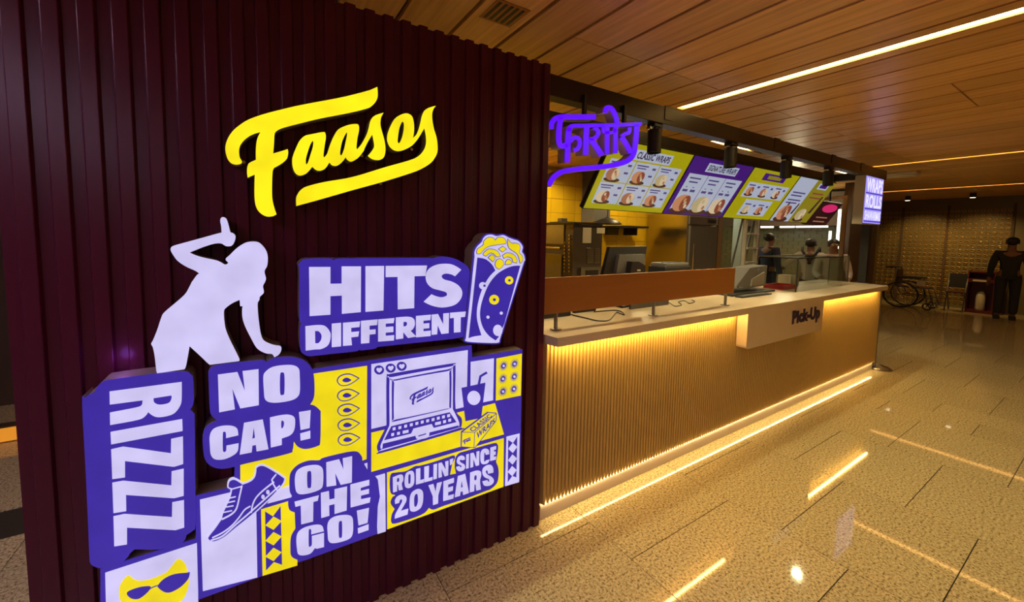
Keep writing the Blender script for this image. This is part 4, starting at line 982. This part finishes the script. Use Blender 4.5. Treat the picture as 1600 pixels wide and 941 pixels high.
lamp('neighbour_light', 'POINT', (9.6, 3.9, 2.3), 24, (1, .85, .55), .15)
lamp('neighbour_light', 'POINT', (8.0, 5.2, 2.3), 40, (.85, 1, .75), .15)
# step ladder
ALU = mat('aluminium', (.62, .60, .55, 1), .35, .2)
LY = 3.72
t = thing('step_ladder', 'aluminium step ladder standing behind the fridge', 'ladder', (7.6, LY, 0))
a, b = on_y(1163, 380, LY), on_y(1181, 380, LY)
for x in (a.x, b.x): box('rail', (x-.02, LY-.03, .01), (x+.02, LY+.03, 2.05), ALU, t)
for z in (.3, .6, .9, 1.17, 1.43, 1.69, 1.95): box('step', (a.x+.02, LY-.06, z-.015), (b.x-.02, LY+.04, z+.015), ALU, t)
for x in (a.x, b.x): tube('rear_leg', [(x-.03, LY+.035, 1.98), (x-.40, LY+.17, .012)], .018, GREYP, t, 8)
for x in (a.x, b.x): box('foot', (x-.028, LY-.04, 0), (x+.028, LY+.04, .03), PLASTIC, t)

# ---- people
SKIN = mat('brown skin', (.22, .10, .055, 1), .5); HAIR = mat('dark hair', (.012, .008, .007, 1), .5)
NAVY = mat('navy cloth', (.018, .022, .060, 1), .8); SHIRT = mat('pale shirt', (.55, .48, .46, 1), .8); DARKC = mat('dark cloth', (.018, .017, .018, 1), .8); EYEW = mat('eye white', (.6, .55, .5, 1), .4)
def skinned(name, verts, edges, m, parent, root=0, sub=2):
    me = bpy.data.meshes.new(name); me.from_pydata([v[:3] for v in verts], edges, [])
    o = bpy.data.objects.new(name, me); C.objects.link(o)
    o.modifiers.new('skin', 'SKIN'); sd = o.modifiers.new('sub', 'SUBSURF'); sd.levels = sd.render_levels = sub
    for i, v in enumerate(verts):
        rx = v[3]; ry = v[4] if len(v) > 4 else rx
        me.skin_vertices[0].data[i].radius = (rx, ry)
    me.skin_vertices[0].data[root].use_root = True
    dg = bpy.context.evaluated_depsgraph_get(); dg.update()
    new = bpy.data.meshes.new_from_object(o.evaluated_get(dg)); bpy.data.objects.remove(o); bpy.data.meshes.remove(me)
    for p in new.polygons: p.use_smooth = True
    new.materials.clear()
    r = obj(name, new, m, parent, (0, 0, 0)); return r
def person(label, loc, rotz, h, arms, jacket, trousers, hairlong=False, group=None):
    t = thing('person', label, 'person', loc, group, rotz); k = h/1.72
    V, E = [], []
    def add(p, r, prev=None, ry=None):
        V.append((p[0]*k, p[1]*k, p[2]*k, r*k, (ry or r)*k)); i = len(V)-1
        if prev is not None: E.append((prev, i))
        return i
    pel = add((0, 0, .95), .13, None, .10); sp = add((0, .01, 1.12), .115, pel, .09); ch = add((0, .01, 1.32), .14, sp, .10)
    nk = add((0, 0, 1.46), .052, ch); hb = add((0, -.015, 1.535), .066, nk); hm = add((0, -.015, 1.61), .083, hb); ht = add((0, -.005, 1.675), .06, hm)
    ns = add((0, -.105, 1.59), .014, hm)
    J = {}
    for s in (-1, 1):
        hp = add((.09*s, 0, .90), .085, pel); kn = add((.10*s, -.01, .50), .056, hp); an = add((.10*s, .01, .09), .038, kn); ft = add((.105*s, -.15, .035), .033, an)
        sh_ = add((.175*s, .01, 1.39), .058, ch); el, wr = arms[0 if s < 0 else 1]
        e_ = add(el, .042, sh_); w_ = add(wr, .029, e_)
        d = (Vector(wr)-Vector(el)).normalized(); sd = d.orthogonal().normalized(); pm = Vector(wr)+d*.06; p_ = add(pm, .030, w_)
        for f, ln in ((-1.5, .055), (-.5, .07), (.5, .066), (1.5, .05)):
            a_ = pm+d*.03+sd*f*.017; q1 = add(a_, .0095, p_); q2 = add(a_+d*ln*.6+Vector((0, 0, -.008)), .0085, q1); add(a_+d*ln+Vector((0, 0, -.022)), .0075, q2)
        th = add(Vector(wr)+d*.03+sd*.04, .0105, w_); add(Vector(wr)+d*.065+sd*.058, .009, th)
    skinned('body', V, E, SKIN, t)
    # clothes
    V, E = [], []
    a = add((0, .0, .80), .155, None, .125); b = add((0, .01, 1.12), .135, a, .11); c = add((0, .01, 1.32), .160, b, .118); d = add((0, .005, 1.43), .075, c)
    for s in (-1, 1):
        sh_ = add((.18*s, .01, 1.39), .074, c); el, wr = arms[0 if s < 0 else 1]; e_ = add(el, .057, sh_); add(Vector(wr)*.97+Vector(el)*.03, .042, e_)
    skinned('jacket', V, E, jacket, t)
    V, E = [], []
    a = add((0, 0, .99), .135, None, .11)
    for s in (-1, 1):
        hp = add((.09*s, 0, .86), .10, a); kn = add((.10*s, -.01, .50), .075, hp); add((.10*s, .01, .10), .062, kn)
    skinned('trousers', V, E, trousers, t)
    # hair cap and face
    bm = bmesh.new(); bmesh.ops.create_uvsphere(bm, u_segments=16, v_segments=12, radius=1, matrix=Matrix.Translation((0, .022*k, 1.638*k)) @ Matrix.Diagonal((.092*k, .102*k, .088*k, 1)))
    if hairlong: add_tube(bm, [Vector(q)*k for q in ((.01, .08, 1.62), (.03, .12, 1.52), (.05, .12, 1.40), (.06, .11, 1.30))], [.06*k, .07*k, .05*k, .02*k], 10)
    obj('hair', bm_mesh('hair', bm, True), HAIR, t, (0, 0, 0))
    for s in (-1, 1):
        bm = bmesh.new(); bmesh.ops.create_uvsphere(bm, u_segments=8, v_segments=6, radius=.013*k, matrix=Matrix.Translation((.032*s*k, -.092*k, 1.615*k))); obj('eye', bm_mesh('eye', bm, True), EYEW, t, (0, 0, 0))
        bm = bmesh.new(); bmesh.ops.create_uvsphere(bm, u_segments=8, v_segments=6, radius=.02*k, matrix=Matrix.Translation((.088*s*k, -.01*k, 1.60*k)) @ Matrix.Diagonal((.5, .8, 1.4, 1))); obj('ear', bm_mesh('ear', bm, True), SKIN, t, (0, 0, 0))
        bm = bmesh.new(); add_box(bm, (.105*s*k-.042*k, -.19*k, 0), (.105*s*k+.042*k, .06*k, .075*k), .012); obj('shoe', bm_mesh('shoe', bm), DARKC, t, (0, 0, 0))
    bm = bmesh.new(); add_box(bm, (-.028*k, -.101*k, 1.548*k), (.028*k, -.085*k, 1.556*k), .002); obj('mouth', bm_mesh('mouth', bm), mat('lips', (.18, .05, .04, 1), .5), t, (0, 0, 0))
    return t
dn_ = (((-.24, .02, 1.10), (-.25, -.06, .85)), ((.24, .02, 1.10), (.25, -.06, .85)))
a = on_x(1201, 400, 9.0)
m1 = person('man in a navy suit with an open pale collar, standing in profile', (9.0, a.y, 0), math.radians(70), 1.72, dn_, NAVY, NAVY, False, 'people beyond the counter')
bm = bmesh.new(); add_box(bm, (-.05, -.135, 1.10), (.05, -.105, 1.44), .01); obj('shirt', bm_mesh('shirt', bm), SHIRT, m1, (0, 0, 0))
a = on_x(1266, 400, 9.0)
a = on_x(1266, 400, 8.95)
m2 = person('person in a white shirt with black straps, turned away with one arm out', (8.95, a.y, 0), math.radians(85), 1.62, (((-.30, -.05, 1.20), (-.26, -.25, 1.12)), ((.36, -.02, 1.22), (.44, -.16, 1.12))), SHIRT, DARKC, False, 'people beyond the counter')
m2.rotation_euler.z = math.radians(105)
for s in (-1, 1):
    bm = bmesh.new(); add_tube(bm, [(s*.13, -.10, 1.30), (s*.125, -.02, 1.455), (s*.11, .10, 1.38), (-s*.02, .135, 1.15)], .02, 6); obj('strap', bm_mesh('strap', bm, True), DARKC, m2, (0, 0, 0))
a = on_x(1301, 400, 8.62)
m3 = person('woman with glasses and long dark hair in a white top', (8.62, a.y, 0), math.radians(-60), 1.62, (((-.25, -.03, 1.08), (-.20, -.22, 1.0)), ((.25, -.03, 1.08), (.20, -.22, 1.0))), SHIRT, DARKC, True, 'people beyond the counter')
bm = bmesh.new()
for s in (-1, 1): add_tube(bm, [(s*.032+.022*math.cos(q*math.pi/4), -.104, 1.522+.018*math.sin(q*math.pi/4)) for q in range(9)], .003, 5, False); add_tube(bm, [(s*.054, -.104, 1.522), (s*.085, -.01, 1.522)], .003, 5)
obj('glasses', bm_mesh('glasses', bm), CHROME, m3, (0, 0, 0))
a = on_x(1580, 400, 13.4)
person('person in dark clothes standing at the right edge by the gold wall', (13.4, a.y, 0), math.radians(100), 1.72, dn_, DARKC, DARKC)

# ---- wheelchair
WX = 13.3
cw = on_x(1406.5, 459, WX); R_ = .30
t = thing('wheelchair', 'dark wheelchair parked beside the far gold wall', 'wheelchair', (WX, cw.y, 0))
RUB = mat('dark rubber', (.02, .018, .017, 1), .6); MRN = mat('maroon vinyl', (.06, .012, .014, 1), .5)
for q, X in enumerate((WX, WX+.56)):
    wh = torus('wheel', (X, cw.y, R_+.018), R_, .018, (1, 0, 0), RUB, t, 32); torus('push_rim', (X-.03 if q == 0 else X+.03, cw.y, R_+.018), R_*.86, .008, (1, 0, 0), CHROME, wh, 28)
    bm = bmesh.new()
    for k in range(12):
        an = k*math.pi/6; add_tube(bm, [(X, cw.y, R_+.018), (X, cw.y+R_*math.cos(an), R_+.018+R_*math.sin(an))], .003, 4)
    obj('spokes', bm_mesh('spokes', bm), CHROME, wh)
    X2 = X+.05 if q == 0 else X-.05; f = cw.y-.45
    torus('caster', (X2, f, .085), .07, .015, (1, 0, 0), RUB, t, 16); cyl('caster_fork', (X2, f, .085), (X2, f+.02, .30), .012, GREYP, t, 8)
    tube('side_frame', [(X2, cw.y+.12, .95), (X2, cw.y+.10, .50), (X2, cw.y-.45, .50), (X2, cw.y-.50, .30), (X2, cw.y-.55, .12)], .014, GREYP, t)
    tube('lower_frame', [(X2, cw.y+.11, .60), (X2, cw.y, .318), (X2, cw.y-.53, .28)], .013, GREYP, t)
    box('armrest', (X2-.03, cw.y-.32, .72), (X2+.03, cw.y+.10, .75), RUB, t, .008); cyl('armrest_post', (X2, cw.y-.28, .50), (X2, cw.y-.28, .72), .011, GREYP, t, 8)
    tube('push_handle', [(X2, cw.y+.12, .93), (X2, cw.y+.14, .97), (X2, cw.y+.30, .965)], .018, RUB, t)
    box('footrest', (X2-.06, cw.y-.63, .09), (X2+.06, cw.y-.52, .105), GREYP, t)
box('seat', (WX+.05, cw.y-.42, .49), (WX+.51, cw.y+.08, .52), MRN, t, .01); box('backrest', (WX+.05, cw.y+.09, .52), (WX+.51, cw.y+.125, .92), MRN, t, .01)
box('paper_tag', (WX+.0, cw.y-.40, .56), (WX+.01, cw.y-.26, .69), PAPER, t); cyl('axle', (WX, cw.y, R_+.018), (WX+.56, cw.y, R_+.018), .012, GREYP, t, 8)
# folding chair
a = on_x(1490, 455, 13.9)
a.y -= .045
t = thing('folding_chair', 'dark folding chair against the far wall beside the wheelchair', 'chair', (13.9, a.y, 0))
for y in (a.y-.14, a.y+.14):
    tube('leg', [(13.75, y, 0.0), (13.86, y, .45), (14.0, y, .88)], .013, GREYP, t); tube('leg', [(14.15, y, 0.0), (14.0, y, .30), (13.80, y, .46)], .013, GREYP, t)
box('seat', (13.66, a.y-.135, .44), (14.0, a.y+.135, .47), MRN, t, .01); box('backrest', (13.93, a.y-.135, .55), (13.96, a.y+.135, .88), RUB, t, .008)
# red cabinet
a = on_x(1532, 455, 14.0)
t = thing('red_cabinet', 'dark red fire equipment cabinet standing by the far wall', 'cabinet', (14.1, a.y, 0))
DRED = mat('dark red enamel', (.10, .008, .010, 1), .4)
boxes('case', [((13.95, a.y-.20, 0), (14.3, a.y-.18, .95)), ((13.95, a.y+.18, 0), (14.3, a.y+.20, .95)), ((13.95, a.y-.18, .92), (14.3, a.y+.18, .95)), ((13.95, a.y-.18, 0), (14.3, a.y+.18, .06)), ((14.28, a.y-.18, .06), (14.3, a.y+.18, .92))], DRED, t)
box('plate', (13.94, a.y-.12, .72), (13.952, a.y+.12, .76), PAPER, t); box('rail', (13.95, a.y-.18, .70), (13.97, a.y+.18, .78), DRED, t)
t = thing('extinguisher', 'pale cylinder bottle standing inside the red cabinet', 'extinguisher', (14.1, a.y, .06))
lathe('bottle', [(.07, 0), (.075, .02), (.075, .34), (.05, .40), (.02, .43)], PAPER, t, (14.1, a.y, .06)); box('valve', (14.08, a.y-.03, .485), (14.12, a.y+.03, .53), BLACK, t)
# accent lamps washing the gold wall
for y in (2.0, 3.0):
    t = thing('wall_washer', ('right' if y < 2.5 else 'left')+' small ceiling wall washer lamp before the gold wall', 'ceiling light', (13.3, y, H), 'wall washers by the gold wall')
    cyl('can', (13.3, y, H-.10), (13.3, y, H), .05, BLACK, t, 16); cyl('lens', (13.3, y, H-.103), (13.3, y, H-.099), .042, BULB, t, 16)
    lamp('washer_light', 'SPOT', (13.3, y, H-.12), 75, (1, .62, .20), .05, rot=(0, math.radians(-38), 0), spot_size=math.radians(85), spot_blend=.8)
